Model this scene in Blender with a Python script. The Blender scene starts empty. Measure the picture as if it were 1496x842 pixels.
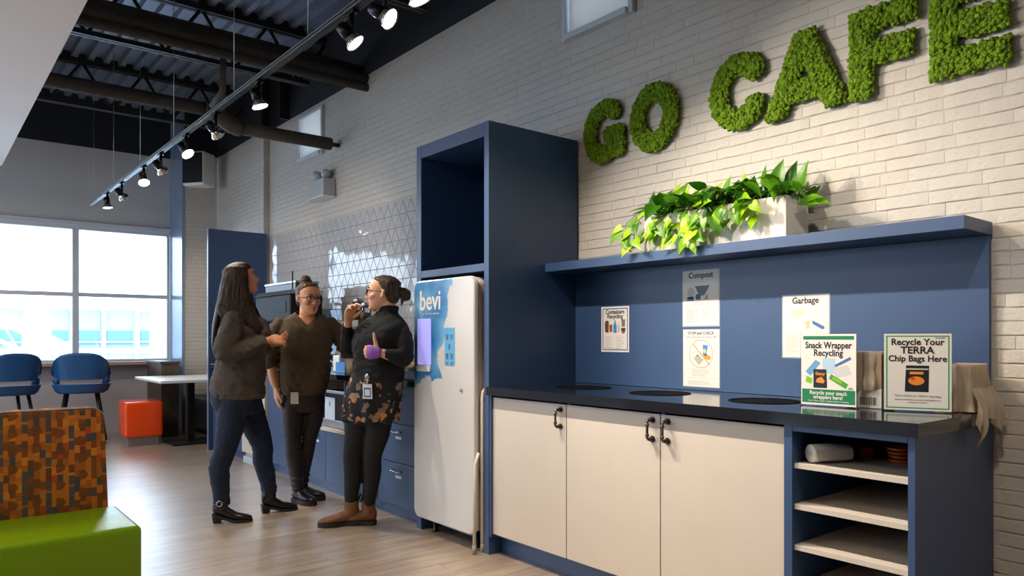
import bpy, bmesh, math, random
from math import sin, cos, pi, radians, sqrt
from mathutils import Vector, Matrix, noise

S = bpy.context.scene
COL = S.collection
random.seed(7)

# ---------------------------------------------------------------- camera
cam_d = bpy.data.cameras.new('camera')
cam = bpy.data.objects.new('camera', cam_d)
COL.objects.link(cam)
cam.location = (0, 0, 1.2)
cam.rotation_euler = (radians(90), 0, radians(-39.046))
cam_d.sensor_width = 36
cam_d.lens = 1080 / 1496 * 36
cam_d.shift_y = 73 / 1496
cam_d.clip_start = 0.05
S.camera = cam

# ---------------------------------------------------------------- view
S.view_settings.view_transform = 'Standard'
S.view_settings.look = 'None'
S.view_settings.gamma = 1
S.view_settings.use_curve_mapping = False
S.view_settings.exposure = 0.2
S.cycles.use_denoising = True
S.cycles.max_bounces = 8
S.cycles.diffuse_bounces = 4
S.cycles.glossy_bounces = 3
S.cycles.transparent_max_bounces = 12
S.cycles.sample_clamp_indirect = 6
S.cycles.caustics_reflective = False
S.cycles.caustics_refractive = False
S.cycles.blur_glossy = 0.5

# ---------------------------------------------------------------- world: bright overcast sky
W = bpy.data.worlds.new('sky')
S.world = W
W.use_nodes = True
bg = W.node_tree.nodes['Background']
bg.inputs['Color'].default_value = (0.64, 0.81, 1.0, 1)
bg.inputs['Strength'].default_value = 6.0

# window daylight: portals only guide the sampling of the sky, they add no light
def portal(loc, rot, sx, sy):
    l = bpy.data.lights.new('window_portal', 'AREA')
    l.shape = 'RECTANGLE'; l.size = sx; l.size_y = sy
    l.cycles.is_portal = True
    o = bpy.data.objects.new('window_portal', l)
    COL.objects.link(o); o.location = loc; o.rotation_euler = rot
portal((-1.2, 10.62, 1.75), (radians(-90), 0, 0), 7.7, 1.7)
portal((-5.12, 7.0, 1.75), (0, radians(-90), 0), 1.7, 5.2)

# added fill lamps out of view, brightening room and walls (geometry is built further down)
FILL_LAMPS = [(-3.4, 0.8, 14), (-0.75, 2.6, 24), (-0.75, 5.2, 26), (-0.75, 8.0, 48)]
for x, y, watts in FILL_LAMPS:
    l = bpy.data.lights.new('fill_lamp_light', 'AREA')
    l.shape = 'RECTANGLE'; l.size = 1.1; l.size_y = 0.5
    l.energy = watts; l.color = (1.0, 0.88, 0.74)
    o = bpy.data.objects.new('fill_lamp_light', l)
    COL.objects.link(o); o.location = (x, y, 2.955)

# ================================================================= helpers
def V(*a): return Vector(a)

def tag(o, label=None, cat=None, group=None, kind=None):
    if label: o['label'] = label
    if cat: o['category'] = cat
    if group: o['group'] = group
    if kind: o['kind'] = kind
    return o

def empty(name, loc, rz=0, label=None, cat=None, group=None):
    o = bpy.data.objects.new(name, None)
    COL.objects.link(o)
    o.empty_display_size = 0.1
    o.location = loc; o.rotation_euler = (0, 0, rz)
    return tag(o, label, cat, group)

class MB:
    def __init__(s): s.v = []; s.f = []; s.m = []; s.sm = []; s.cur = 0; s.smooth = False
    def add(s, vs, fs):
        b = len(s.v)
        s.v += [tuple(p) for p in vs]
        for f in fs:
            s.f.append([b + i for i in f]); s.m.append(s.cur); s.sm.append(s.smooth)
        return s
    def box(s, x0, x1, y0, y1, z0, z1):
        vs = [(x0,y0,z0),(x1,y0,z0),(x1,y1,z0),(x0,y1,z0),(x0,y0,z1),(x1,y0,z1),(x1,y1,z1),(x0,y1,z1)]
        return s.add(vs, [(0,3,2,1),(4,5,6,7),(0,1,5,4),(1,2,6,5),(2,3,7,6),(3,0,4,7)])
    def rings(s, R, closed=True, caps=True):
        n = len(R[0]); vs = [p for r in R for p in r]; fs = []
        for k in range(len(R) - 1):
            for i in range(n if closed else n - 1):
                j = (i + 1) % n
                fs.append((k*n+i, k*n+j, (k+1)*n+j, (k+1)*n+i))
        if caps and closed:
            fs.append(tuple(range(n - 1, -1, -1)))
            fs.append(tuple((len(R)-1)*n + i for i in range(n)))
        sm = s.smooth
        s.add(vs, fs)
        if caps and closed:
            s.sm[-1] = s.sm[-2] = False
        return s
    def tube(s, pts, r, n=8, caps=True, flat=1.0):
        pts = [Vector(p) for p in pts]
        rs = r if isinstance(r, (list, tuple)) else [r] * len(pts)
        R = []
        T = []
        for i in range(len(pts)):
            a = pts[max(i-1, 0)]; b = pts[min(i+1, len(pts)-1)]
            T.append((b - a).normalized())
        up = Vector((0,0,1)) if abs(T[0].z) < 0.9 else Vector((0,1,0))
        u = T[0].cross(up).normalized()
        for i, p in enumerate(pts):
            if i:
                u = (u - T[i] * u.dot(T[i])).normalized()
            w = T[i].cross(u).normalized()
            R.append([p + (u * cos(2*pi*k/n) + w * sin(2*pi*k/n) * flat) * rs[i] for k in range(n)])
        s.smooth, o = True, s.smooth
        s.rings(R, True, caps); s.smooth = o
        return s
    def lathe(s, prof, c=(0,0,0), n=24, smooth=True, axis='z'):
        R = []
        for r, z in prof:
            ring = []
            for k in range(n):
                a = 2*pi*k/n
                p = (r*cos(a), r*sin(a), z)
                if axis == 'x': p = (z, r*cos(a), r*sin(a))
                if axis == 'y': p = (r*cos(a), -z, r*sin(a))
                ring.append((p[0]+c[0], p[1]+c[1], p[2]+c[2]))
            R.append(ring)
        o = s.smooth; s.smooth = smooth; s.rings(R, True, True); s.smooth = o
        return s
    def prism(s, poly, a, b, f):
        """poly 2d list, extruded between a and b through f(u, v, h) -> xyz"""
        n = len(poly)
        return s.add([f(u, v, a) for u, v in poly] + [f(u, v, b) for u, v in poly],
                     [tuple(range(n-1, -1, -1)), tuple(range(n, 2*n))] + [(i, (i+1) % n, n+(i+1) % n, n+i) for i in range(n)])
    def mesh(s, name):
        me = bpy.data.meshes.new(name)
        me.from_pydata(s.v, [], s.f)
        me.polygons.foreach_set('material_index', s.m)
        me.polygons.foreach_set('use_smooth', s.sm)
        me.update()
        return me
    def build(s, name, mats, parent=None, loc=None, bevel=0, rot=None, fix=False):
        me = s.mesh(name)
        if fix:
            bm = bmesh.new(); bm.from_mesh(me)
            bmesh.ops.recalc_face_normals(bm, faces=bm.faces)
            bm.to_mesh(me); bm.free()
        for m in (mats if isinstance(mats, (list, tuple)) else [mats]): me.materials.append(m)
        return put(name, me, parent, loc, rot, bevel)

def put(name, me, parent=None, loc=None, rot=None, bevel=0):
    o = bpy.data.objects.new(name, me)
    COL.objects.link(o)
    if parent: o.parent = parent
    if loc is not None: o.location = loc
    if rot is not None: o.rotation_euler = rot
    if bevel:
        b = o.modifiers.new('bevel', 'BEVEL'); b.width = bevel; b.segments = 2; b.limit_method = 'ANGLE'
        b.angle_limit = radians(40)
    return o

def box(name, m, parent, x0, x1, y0, y1, z0, z1, bevel=0.0015):
    return MB().box(x0, x1, y0, y1, z0, z1).build(name, m, parent, bevel=bevel)

def children(o): return [c for c in bpy.data.objects if c.parent == o]
def copy_tree(o, parent=None):
    c = o.copy(); COL.objects.link(c)
    if parent: c.parent = parent
    for ch in children(o): copy_tree(ch, c)
    return c

def srgb(r, g, b):
    f = lambda c: (c/255/12.92) if c/255 <= 0.04045 else ((c/255+0.055)/1.055)**2.4
    return (f(r), f(g), f(b), 1)

def mat(name, col, rough=0.5, metal=0, nscale=0, namt=0.0, bump=0.0, bscale=None, spec=0.5, stretch=(1,1,1), rnd=0.0, **kw):
    m = bpy.data.materials.new(name); m.use_nodes = True
    nt = m.node_tree; N = nt.nodes; L = nt.links
    P = N['Principled BSDF']
    P.inputs['Base Color'].default_value = col
    P.inputs['Roughness'].default_value = rough
    P.inputs['Metallic'].default_value = metal
    P.inputs['Specular IOR Level'].default_value = spec
    for k, v in kw.items(): P.inputs[k.replace('_', ' ')].default_value = v
    if nscale or bump:
        tc = N.new('ShaderNodeTexCoord'); mp = N.new('ShaderNodeMapping')
        mp.inputs['Scale'].default_value = stretch
        L.new(tc.outputs['Object'], mp.inputs['Vector'])
    if nscale:
        n = N.new('ShaderNodeTexNoise'); n.inputs['Scale'].default_value = nscale; n.inputs['Detail'].default_value = 5
        L.new(mp.outputs[0], n.inputs['Vector'])
        r = N.new('ShaderNodeMapRange'); r.inputs['From Min'].default_value = 0.3; r.inputs['From Max'].default_value = 0.7
        r.inputs['To Min'].default_value = 1 - namt; r.inputs['To Max'].default_value = 1 + namt
        L.new(n.outputs['Fac'], r.inputs['Value'])
        h = N.new('ShaderNodeHueSaturation'); h.inputs['Color'].default_value = col
        L.new(r.outputs[0], h.inputs['Value'])
        if rnd:
            oi = N.new('ShaderNodeObjectInfo'); r2 = N.new('ShaderNodeMapRange')
            r2.inputs['To Min'].default_value = 1 - rnd; r2.inputs['To Max'].default_value = 1 + rnd
            L.new(oi.outputs['Random'], r2.inputs['Value'])
            mu = N.new('ShaderNodeMath'); mu.operation = 'MULTIPLY'
            L.new(r.outputs[0], mu.inputs[0]); L.new(r2.outputs[0], mu.inputs[1]); L.new(mu.outputs[0], h.inputs['Value'])
        L.new(h.outputs[0], P.inputs['Base Color'])
    if bump:
        n2 = N.new('ShaderNodeTexNoise'); n2.inputs['Scale'].default_value = bscale or nscale; n2.inputs['Detail'].default_value = 4
        L.new(mp.outputs[0], n2.inputs['Vector'])
        b = N.new('ShaderNodeBump'); b.inputs['Strength'].default_value = bump; b.inputs['Distance'].default_value = 0.01
        L.new(n2.outputs['Fac'], b.inputs['Height']); L.new(b.outputs[0], P.inputs['Normal'])
    return m

def emis(name, col, strength):
    m = bpy.data.materials.new(name); m.use_nodes = True
    P = m.node_tree.nodes['Principled BSDF']
    P.inputs['Base Color'].default_value = (0, 0, 0, 1)
    P.inputs['Emission Color'].default_value = col
    P.inputs['Emission Strength'].default_value = strength
    return m

def glass(name, tint=(1,1,1,1), ior=1.45, rough=0.02):
    m = bpy.data.materials.new(name); m.use_nodes = True
    nt = m.node_tree; N = nt.nodes; L = nt.links
    N.remove(N['Principled BSDF'])
    t = N.new('ShaderNodeBsdfTransparent'); t.inputs[0].default_value = tint
    g = N.new('ShaderNodeBsdfGlossy'); g.inputs['Roughness'].default_value = rough
    f = N.new('ShaderNodeFresnel'); f.inputs['IOR'].default_value = ior
    mx = N.new('ShaderNodeMixShader')
    L.new(f.outputs[0], mx.inputs[0]); L.new(t.outputs[0], mx.inputs[1]); L.new(g.outputs[0], mx.inputs[2])
    L.new(mx.outputs[0], N['Material Output'].inputs['Surface'])
    return m

# ---------------------------------------------------------------- materials
M = {}
M['navy'] = mat('navy_laminate', srgb(48, 75, 116), 0.42, nscale=300, namt=0.04, spec=0.6)
M['navy_in'] = M['navy']
M['door_white'] = mat('beige_door_laminate', srgb(208, 198, 186), 0.5, nscale=6, namt=0.015)
M['shelf_white'] = mat('pale_wood_laminate', srgb(205, 196, 184), 0.5, nscale=20, namt=0.03, stretch=(1,6,6))
M['counter'] = mat('black_quartz', srgb(26, 31, 40), 0.1, nscale=180, namt=0.25, spec=0.6)
M['brick'] = mat('painted_white_brick', srgb(198, 194, 187), 0.62, nscale=9, namt=0.02, bump=0.3, bscale=60, rnd=0.02)
M['mortar'] = mat('painted_mortar', srgb(188, 184, 177), 0.8, nscale=60, namt=0.05)
M['plaster'] = mat('light_grey_paint', srgb(196, 197, 198), 0.75, nscale=3, namt=0.015)
M['plaster_low'] = mat('mauve_grey_paint', srgb(176, 170, 172), 0.75, nscale=3, namt=0.02)
M['soffit'] = mat('soffit_paint', srgb(232, 230, 228), 0.8, nscale=2, namt=0.01)
M['dark_wall'] = mat('dark_navy_paint', srgb(24, 30, 38), 0.7, nscale=4, namt=0.1)
M['deck'] = mat('painted_deck', srgb(122, 138, 162), 0.45, metal=0.25, nscale=4, namt=0.08)
M['steel_dark'] = mat('black_painted_steel', srgb(30, 32, 36), 0.5, nscale=30, namt=0.15)
M['pipe'] = mat('taupe_pipe_wrap', srgb(72, 66, 60), 0.7, nscale=25, namt=0.2, bump=0.6, bscale=25)
M['frame'] = mat('window_frame_paint', srgb(204, 211, 219), 0.4)
M['glass'] = glass('window_glass')
M['track'] = mat('track_black', srgb(22, 22, 24), 0.25, metal=0.5)
M['alu'] = mat('brushed_aluminium', srgb(180, 184, 190), 0.3, metal=0.9)
M['chrome'] = mat('polished_chrome', srgb(215, 215, 218), 0.12, metal=1)
M['lens'] = emis('lamp_lens_glow', (1.0, 0.83, 0.62, 1), 28)
M['white_plastic'] = mat('white_plastic', srgb(232, 230, 226), 0.35, nscale=3, namt=0.01)
M['white_enamel'] = mat('white_enamel', srgb(208, 202, 194), 0.28, nscale=3, namt=0.01)
M['black_plastic'] = mat('black_plastic', srgb(18, 18, 20), 0.35)
M['rubber'] = mat('grey_rubber', srgb(150, 145, 138), 0.7)
M['paper'] = mat('white_paper', srgb(230, 225, 218), 0.55)
M['ink'] = mat('black_ink', srgb(22, 24, 32), 0.5)
M['ink_grey'] = mat('grey_ink', srgb(150, 146, 145), 0.6)
M['ink_tan'] = mat('tan_ink', srgb(222, 180, 130), 0.6)
M['green_ink'] = mat('green_ink', srgb(18, 122, 76), 0.45)
M['blue_ink'] = mat('blue_ink', srgb(70, 110, 170), 0.45)
M['laminate'] = mat('laminate_film', srgb(196, 208, 222), 0.2, Alpha=0.45)
M['acrylic'] = glass('clear_acrylic', (0.97, 0.98, 0.99, 1), rough=0.05)
M['vinyl_green'] = mat('lime_vinyl', srgb(136, 178, 4), 0.22, nscale=120, namt=0.05, bump=0.15, bscale=250)
M['vinyl_orange'] = mat('orange_vinyl', srgb(240, 76, 8), 0.18, nscale=80, namt=0.04)
M['plinth'] = mat('plinth_metal', srgb(150, 145, 140), 0.35, metal=0.6)
M['blue_fabric'] = mat('blue_leatherette', srgb(16, 74, 128), 0.5, nscale=40, namt=0.08)
M['black_metal'] = mat('black_metal', srgb(24, 25, 28), 0.4, metal=0.3)
M['table_white'] = mat('white_tabletop', srgb(222, 224, 226), 0.3)
M['dark_bench'] = mat('charcoal_vinyl', srgb(44, 46, 52), 0.5, nscale=30, namt=0.1)
M['dark_wood'] = mat('dark_walnut', srgb(74, 62, 52), 0.5, nscale=6, namt=0.3, stretch=(8,8,1))
M['ledge'] = mat('ledge_wood', srgb(170, 148, 124), 0.5, nscale=8, namt=0.1)
M['soil'] = mat('potting_soil', srgb(52, 38, 26), 0.95, nscale=60, namt=0.4)
M['roll'] = mat('liner_roll_plastic', srgb(228, 224, 216), 0.45, nscale=30, namt=0.05)
M['card'] = mat('brown_cardboard', srgb(176, 150, 118), 0.7, nscale=20, namt=0.05)
M['orange_dark'] = mat('orange_tub', srgb(206, 92, 20), 0.4)
M['cup'] = mat('cream_paper_cup', srgb(232, 218, 196), 0.5)
M['wicker'] = mat('wicker', srgb(176, 146, 104), 0.7, nscale=90, namt=0.35, bump=0.8, bscale=120)
M['blue_box'] = mat('blue_card', srgb(40, 130, 205), 0.45)

def wood_floor():
    m = bpy.data.materials.new('oak_plank'); m.use_nodes = True
    nt = m.node_tree; N = nt.nodes; L = nt.links; P = N['Principled BSDF']
    tc = N.new('ShaderNodeTexCoord'); oi = N.new('ShaderNodeObjectInfo')
    mp = N.new('ShaderNodeMapping'); mp.inputs['Scale'].default_value = (1.2, 11, 1)
    ad = N.new('ShaderNodeVectorMath'); ad.operation = 'ADD'
    cb = N.new('ShaderNodeCombineXYZ'); mu = N.new('ShaderNodeMath'); mu.operation = 'MULTIPLY'; mu.inputs[1].default_value = 40
    L.new(oi.outputs['Random'], mu.inputs[0]); L.new(mu.outputs[0], cb.inputs[0]); L.new(mu.outputs[0], cb.inputs[1])
    L.new(tc.outputs['Object'], mp.inputs[0]); L.new(mp.outputs[0], ad.inputs[0]); L.new(cb.outputs[0], ad.inputs[1])
    n = N.new('ShaderNodeTexNoise'); n.inputs['Scale'].default_value = 1.6; n.inputs['Detail'].default_value = 8; n.inputs['Distortion'].default_value = 0.8
    L.new(ad.outputs[0], n.inputs['Vector'])
    cr = N.new('ShaderNodeValToRGB')
    cr.color_ramp.elements[0].position = 0.3; cr.color_ramp.elements[0].color = srgb(150, 130, 112)
    cr.color_ramp.elements[1].position = 0.72; cr.color_ramp.elements[1].color = srgb(196, 178, 158)
    L.new(n.outputs['Fac'], cr.inputs[0])
    hs = N.new('ShaderNodeHueSaturation'); mr = N.new('ShaderNodeMapRange')
    mr.inputs['To Min'].default_value = 0.92; mr.inputs['To Max'].default_value = 1.08
    L.new(oi.outputs['Random'], mr.inputs['Value']); L.new(mr.outputs[0], hs.inputs['Value']); L.new(cr.outputs[0], hs.inputs['Color'])
    L.new(hs.outputs[0], P.inputs['Base Color'])
    P.inputs['Roughness'].default_value = 0.34
    P.inputs['Specular IOR Level'].default_value = 0.7
    P.inputs['Coat Weight'].default_value = 1.0; P.inputs['Coat Roughness'].default_value = 0.3
    b = N.new('ShaderNodeBump'); b.inputs['Strength'].default_value = 0.12; b.inputs['Distance'].default_value = 0.004
    L.new(n.outputs['Fac'], b.inputs['Height']); L.new(b.outputs[0], P.inputs['Normal'])
    return m
M['floor'] = wood_floor()

# ================================================================= SETTING
XW = 3.165
YF = 10.5
# floor: individual planks where they can be told apart
fl_ = tag(MB().box(-5.2, 3.4, -4.2, 10.7, -0.05, -0.004).build('floor', mat('floor_joint', srgb(110, 92, 78), 0.8)), kind='structure')
PW = 0.18; PLn = 1.22
plank_me = []
for k in range(1):
    mb = MB(); g = 0.0004; x1 = PLn/2 - g; y1 = PW/2 - g; c = 0.0008
    R = [[(-x1,-y1,-0.004),(x1,-y1,-0.004),(x1,y1,-0.004),(-x1,y1,-0.004)],
         [(-x1,-y1,0),(x1,-y1,0),(x1,y1,0),(-x1,y1,0)]]
    mb.rings(R)
    me = mb.mesh('plank'); me.materials.append(M['floor']); plank_me.append(me)
rest = MB()
rw = random.Random(3)
yi = 0; y = -4.1
while y < 10.5:
    off = rw.random() * PLn
    x = -5.2 - off
    while x < 3.2:
        xc = x + PLn/2; yc = y + PW/2
        vis = (yc > 2.6 and xc < 2.9 and xc > -0.35 + (0.02*yc) and yc < 10.4)
        if vis:
            o = put('plank', plank_me[0], fl_, (xc, yc, 0))
        else:
            g = 0.0004
            rest.box(max(x+g, -5.2), min(x+PLn-g, 3.3), y+g, y+PW-g, -0.004, 0)
        x += PLn
    y += PW
tag(rest.build('floor_planking', M['floor'], fl_), kind='stuff')

# ---- brick faces
def brick_shape(mb, f, s0, s1, z0, z1, rr, d0=0.0, d1=0.0055):
    """one hand painted brick: wavy arrises, soft lower and upper edges, slightly proud or sunk"""
    n = max(2, int((s1 - s0)/0.035)); dd = d1 + rr.uniform(-.0016, .0008); c = 0.0036
    tilt = rr.uniform(-.0012, .0012); cols = []
    zb, zt = z0 + rr.uniform(0, .0012), z1 - rr.uniform(0, .0012)
    for k in range(n+1):
        u = k/n; end = k in (0, n)
        s = s0 + (s1-s0)*u + (0 if end else rr.uniform(-.004, .004))
        b_, t_ = zb + rr.uniform(-.0006, .0016) + tilt*(u-.5), zt + rr.uniform(-.0016, .0006) + tilt*(u-.5)
        e = 0.35 if end else 1.0
        cols.append([f(s, b_, d0), f(s, b_ + .0006, dd*.55*e), f(s, b_ + c, dd*e), f(s, t_ - c*.7, dd*e), f(s, t_ - .0006, dd*.6*e), f(s, t_, d0)])
    vs = [p for col in cols for p in col]; m = 6; fs = []
    for k in range(n):
        for q in range(m-1):
            fs.append((k*m+q, (k+1)*m+q, (k+1)*m+q+1, k*m+q+1))
    fs.append(tuple(range(m-1, -1, -1))); fs.append(tuple(n*m+q for q in range(m)))
    mb.add(vs, fs)

def brick_layout(s0, s1, z0, z1, holes, rr, course=0.0525):
    out = []
    z = z0
    while z + course <= z1 + 0.01:
        s = s0 - rr.random() * 0.1
        while s < s1:
            L = rr.choice([0.11, 0.13, 0.165, 0.2, 0.215, 0.22]) * (0.95 + 0.1*rr.random())
            a, b = max(s, s0), min(s + L, s1)
            if b - a > 0.03 and not any(a < h[1] and b > h[0] and z < h[3] and z+course > h[2] for h in holes):
                out.append((a + rr.uniform(.0, .0014), b - rr.uniform(.0, .0014), z + rr.uniform(0, .0014), min(z + course - rr.uniform(0, .0014), z1)))
            elif b - a > 0.03:
                # clip against holes horizontally
                for h in holes:
                    if a < h[1] and b > h[0] and z < h[3] and z+course > h[2]:
                        if h[0] - a > 0.03: out.append((a + 0.002, h[0] - 0.002, z + 0.002, z + course - 0.002))
                        if b - h[1] > 0.03: out.append((h[1] + 0.002, b - 0.002, z + 0.002, z + course - 0.002))
                        break
            s += L
        z += course
    return out

# wall_right is the long white brick wall; mortar plane behind the bricks
MORT = XW + 0.005
win_hi = [(2.80, 3.37, 3.04, 3.56), (6.85, 7.44, 3.03, 3.51), ]
wr = MB()
ZT = 3.56
# wall with window openings
def wall_x(mb, x0, x1, y0, y1, z0, z1, holes):
    ys = sorted({y0, y1, *[h[0] for h in holes], *[h[1] for h in holes]})
    for a, b in zip(ys[:-1], ys[1:]):
        zs = z0
        for h in sorted([h for h in holes if h[0] < b - 1e-6 and h[1] > a + 1e-6], key=lambda h: h[2]):
            mb.box(x0, x1, a, b, zs, h[2]); zs = h[3]
        if zs < z1: mb.box(x0, x1, a, b, zs, z1)
hs = [(2.83, 3.34, 3.07, 3.47), (6.88, 7.41, 3.06, 3.47)]
wall_x(wr, MORT, MORT + 0.14, -4.2, 8.306, 0, ZT, hs)
wall_r = tag(wr.build('wall_right', M['mortar']), kind='structure')
rr = random.Random(11)
# places behind furniture carry no bricks (tile splashback, cupboards)
holes = [(2.80, 3.37, 3.04, 3.56), (6.85, 7.44, 3.03, 3.56), (4.01, 8.306, 0, 2.345), (1.03, 3.27, 0, 1.62), (3.27, 4.0, 0, 2.38)]
bl = brick_layout(-0.2, 8.306, 0.0, ZT, holes, rr)
import itertools
YAW = radians(39.046); F_ = (sin(YAW), cos(YAW)); R_ = (cos(YAW), -sin(YAW))
def proj(x, y, z):
    t = x*F_[0] + y*F_[1]
    return 748 + 1080*(x*R_[0] + y*R_[1])/t, 494 - 1080*(z-1.2)/t
def area(b):
    y0, y1, z0, z1 = b
    p = [proj(XW, y0, z0), proj(XW, y1, z0), proj(XW, y1, z1), proj(XW, y0, z1)]
    if not all(-5 < q[0] < 1501 and -5 < q[1] < 847 for q in p): return 0
    return abs(sum(p[i][0]*p[(i+1)%4][1] - p[(i+1)%4][0]*p[i][1] for i in range(4)))/2
ranked = sorted(bl, key=area, reverse=True)
near, far = ranked[:290], ranked[290:]
unit = []
for L in (0.05, 0.09, 0.13, 0.17, 0.2):
    for k in range(3):
        mb = MB(); brick_shape(mb, lambda a, b, d: (-d, a, b), -L/2, L/2, -0.02475, 0.02475, rr)
        me = mb.mesh('brick'); me.materials.append(M['brick']); unit.append((L, me))
for a, b, c, d in near:
    L = b - a
    best = min(abs(u[0] - L) for u in unit)
    u = rr.choice([u for u in unit if abs(u[0] - L) < best + 1e-6])
    o = put('brick', u[1], wall_r, (MORT, (a+b)/2, (c+d)/2))
    o.scale = (1, L / u[0], (d-c)/0.0495)
mb = MB()
for a, b, c, d in far: brick_shape(mb, lambda p, q, h: (MORT - h, p, q), a, b, c, d, rr)
tag(mb.build('brickwork', M['brick'], wall_r), kind='stuff')

# upper dark painted wall
wu = MB().box(MORT - 0.004, MORT + 0.14, -4.2, 8.306, ZT, 4.25)
wu.box(3.095, 3.30, 8.306, 9.945, ZT, 4.25).box(2.675, 3.30, 9.945, 10.7, ZT, 4.25)
tag(wu.build('wall_upper_right', M['dark_wall']), kind='structure')

# boxed-out wall part and end wall with bricks
we = tag(MB().box(3.108, 3.32, 8.31, 9.94, 0, ZT).build('wall_pier', M['mortar']), kind='structure')
rb = random.Random(5)
mb = MB()
for a, b, c, d in brick_layout(8.306, 9.94, 0.0, ZT, [(8.2, 9.7, 0, .5)], rb): brick_shape(mb, lambda p, q, h: (3.108 - h, p, q), a, b, c, d, rb)
for a, b, c, d in brick_layout(3.10, 3.165, 1.9, ZT, [], rb): brick_shape(mb, lambda p, q, h: (p, 8.31 - h, q), a, b, c, d, rb)
tag(mb.build('brickwork', M['brick'], we), kind='stuff')
wn = tag(MB().box(2.69, 3.12, 9.948, 10.6, 0, ZT).build('wall_end', M['mortar']), kind='structure')
mb = MB()
for a, b, c, d in brick_layout(2.682, 3.10, 0.0, ZT, [], rb): brick_shape(mb, lambda p, q, h: (p, 9.948 - h, q), a, b, c, d, rb)
tag(mb.build('brickwork', M['brick'], wn), kind='stuff')
M['steel_blue'] = mat('steel_blue_paint', srgb(128, 148, 176), 0.25)
tag(MB().box(2.66, 2.69, 9.935, 10.5, 0, 4.1).build('trim_1', M['steel_blue']), kind='structure')

# window wall (far)
wf = MB()
WX0, WX1, WZ0, WZ1 = -5.0, 2.66, 0.90, 2.62
wf.box(-5.2, 2.7, YF, YF+0.2, 0, WZ0)
o = tag(wf.build('wall_far', M['plaster_low']), kind='structure')
wf = MB(); wf.box(-5.2, 3.3, YF, YF+0.2, WZ1, 3.58)
tag(wf.build('wall_far_upper', M['plaster']), kind='structure')
tag(MB().box(-5.2, 3.3, YF-0.02, YF+0.2, 3.58, 4.25).build('trim_2', M['dark_wall']), kind='structure')
# window ledge
tag(MB().box(-5.0, 2.42, YF-0.22, YF, 0.86, 0.90).build('trim_3', M['ledge'], bevel=0.003), kind='structure')
def window(name, x0, x1):
    fr = MB()
    y0, y1 = YF+0.0, YF+0.08
    fr.box(x0, x1, y0-0.015, y1, WZ1-0.075, WZ1).box(x0, x1, y0, y1, WZ0, WZ0+0.03)
    fr.box(x0, x0+0.035, y0, y1, WZ0+.03, WZ1-.075).box(x1-0.035, x1, y0, y1, WZ0+.03, WZ1-.075)
    w = tag(fr.build(name, M['frame'], bevel=0.003), kind='structure')
    MB().box(x0+.035, x1-.035, y0+0.005, y1-.01, 1.715, 1.765).build('transom', M['frame'], w, bevel=0.003)
    MB().box(x0+.035, x1-.035, y0+.04, y0+.045, WZ0+.03, 1.715).build('pane', M['glass'], w)
    MB().box(x0+.035, x1-.035, y0+.04, y0+.045, 1.765, WZ1-.075).build('pane', M['glass'], w)
    return w
xs = [-5.0, -3.37, -1.73, -0.09, 1.57, 2.66]
for i in range(5): window('window_%d' % (i+1), xs[i], xs[i+1])
# roll-up head shadow box above the frame
tag(MB().box(-5.0, 2.66, YF-0.05, YF, WZ1-0.01, WZ1+0.02).build('trim_4', M['frame'], bevel=0.003), kind='structure')

# left and back walls (outside the frame, they close the room)
wl = MB()
wall_x(wl, -5.2, -5.0, -4.2, 10.5, 0, 4.25, [(4.5, 9.6, 0.9, 2.62)])
tag(wl.build('wall_left', M['plaster']), kind='structure')
fr = MB()
for y in (4.5, 6.2, 7.9, 9.55): fr.box(-5.12, -5.04, y, y+0.05, 0.9, 2.62)
fr.box(-5.12, -5.04, 4.5, 9.6, 1.715, 1.765)
wl6 = tag(fr.build('window_6', M['frame']), kind='structure')
tag(MB().box(-5.2, 3.3, -4.4, -4.2, 0, 4.25).build('wall_back', M['plaster_low']), kind='structure')

# ceiling: corrugated steel deck, ribs run along the room
ZD = 4.17
pts = []
x = -5.3
while x < 3.35:
    pts += [(x, ZD), (x+0.055, ZD), (x+0.07, ZD+0.045), (x+0.135, ZD+0.045), (x+0.15, ZD)]
    x += 0.15
mb = MB()
vs = [(p[0], -4.3, p[1]) for p in pts] + [(p[0], 10.7, p[1]) for p in pts]
n = len(pts)
mb.add(vs, [(i+1, i, n+i, n+i+1) for i in range(n-1)])
mb.box(-5.4, 3.45, -4.4, 10.8, ZD+0.06, ZD+0.16)
tag(mb.build('ceiling', M['deck']), kind='structure')

# soffit
tag(MB().box(-5.0, 0.725, -4.2, 9.37, 3.0, 3.9).build('ceiling_bulkhead', M['soffit']), kind='structure')

# open web joists
def joist(y, label):
    t = empty('roof_joist', (0, y, 0), 0, label, 'joist', 'open web joists under the roof deck')
    a = MB().box(-5.1, 3.17, -0.045, -0.01, ZD-0.06, ZD-0.008).box(-5.1, 3.17, 0.01, 0.045, ZD-0.06, ZD-0.008)
    x = -5.0
    while x < 3.1:
        a.prism([(x+.065, ZD-0.01), (x+.14, ZD-0.01), (x+.13, ZD+0.04), (x+.075, ZD+0.04)], -0.05, 0.05, lambda u, v, h: (u, -h, v)); x += 0.15
    a.build('top_chord', M['steel_dark'], t)
    MB().box(-5.1, 3.0, -0.04, -0.008, 3.66, 3.70).box(-5.1, 3.0, 0.008, 0.04, 3.66, 3.70).build('bottom_chord', M['steel_dark'], t)
    for k in range(14):
        x0 = -4.9 + k*0.6
        if x0 < 0.3 and x0 > -4.0: continue
        MB().tube([(x0, 0, 3.68), (x0+0.3, 0, ZD-0.03)], 0.016, 6).build('web_bar', M['steel_dark'], t)
        if x0 + 0.6 < 3.1: MB().tube([(x0+0.3, 0, ZD-0.03), (x0+0.6, 0, 3.68)], 0.016, 6).build('web_bar', M['steel_dark'], t)
    return t
joist(6.86, 'dark steel open web joist above the triple pipe run')
joist(9.0, 'dark steel open web joist above the single long pipe')
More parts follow.
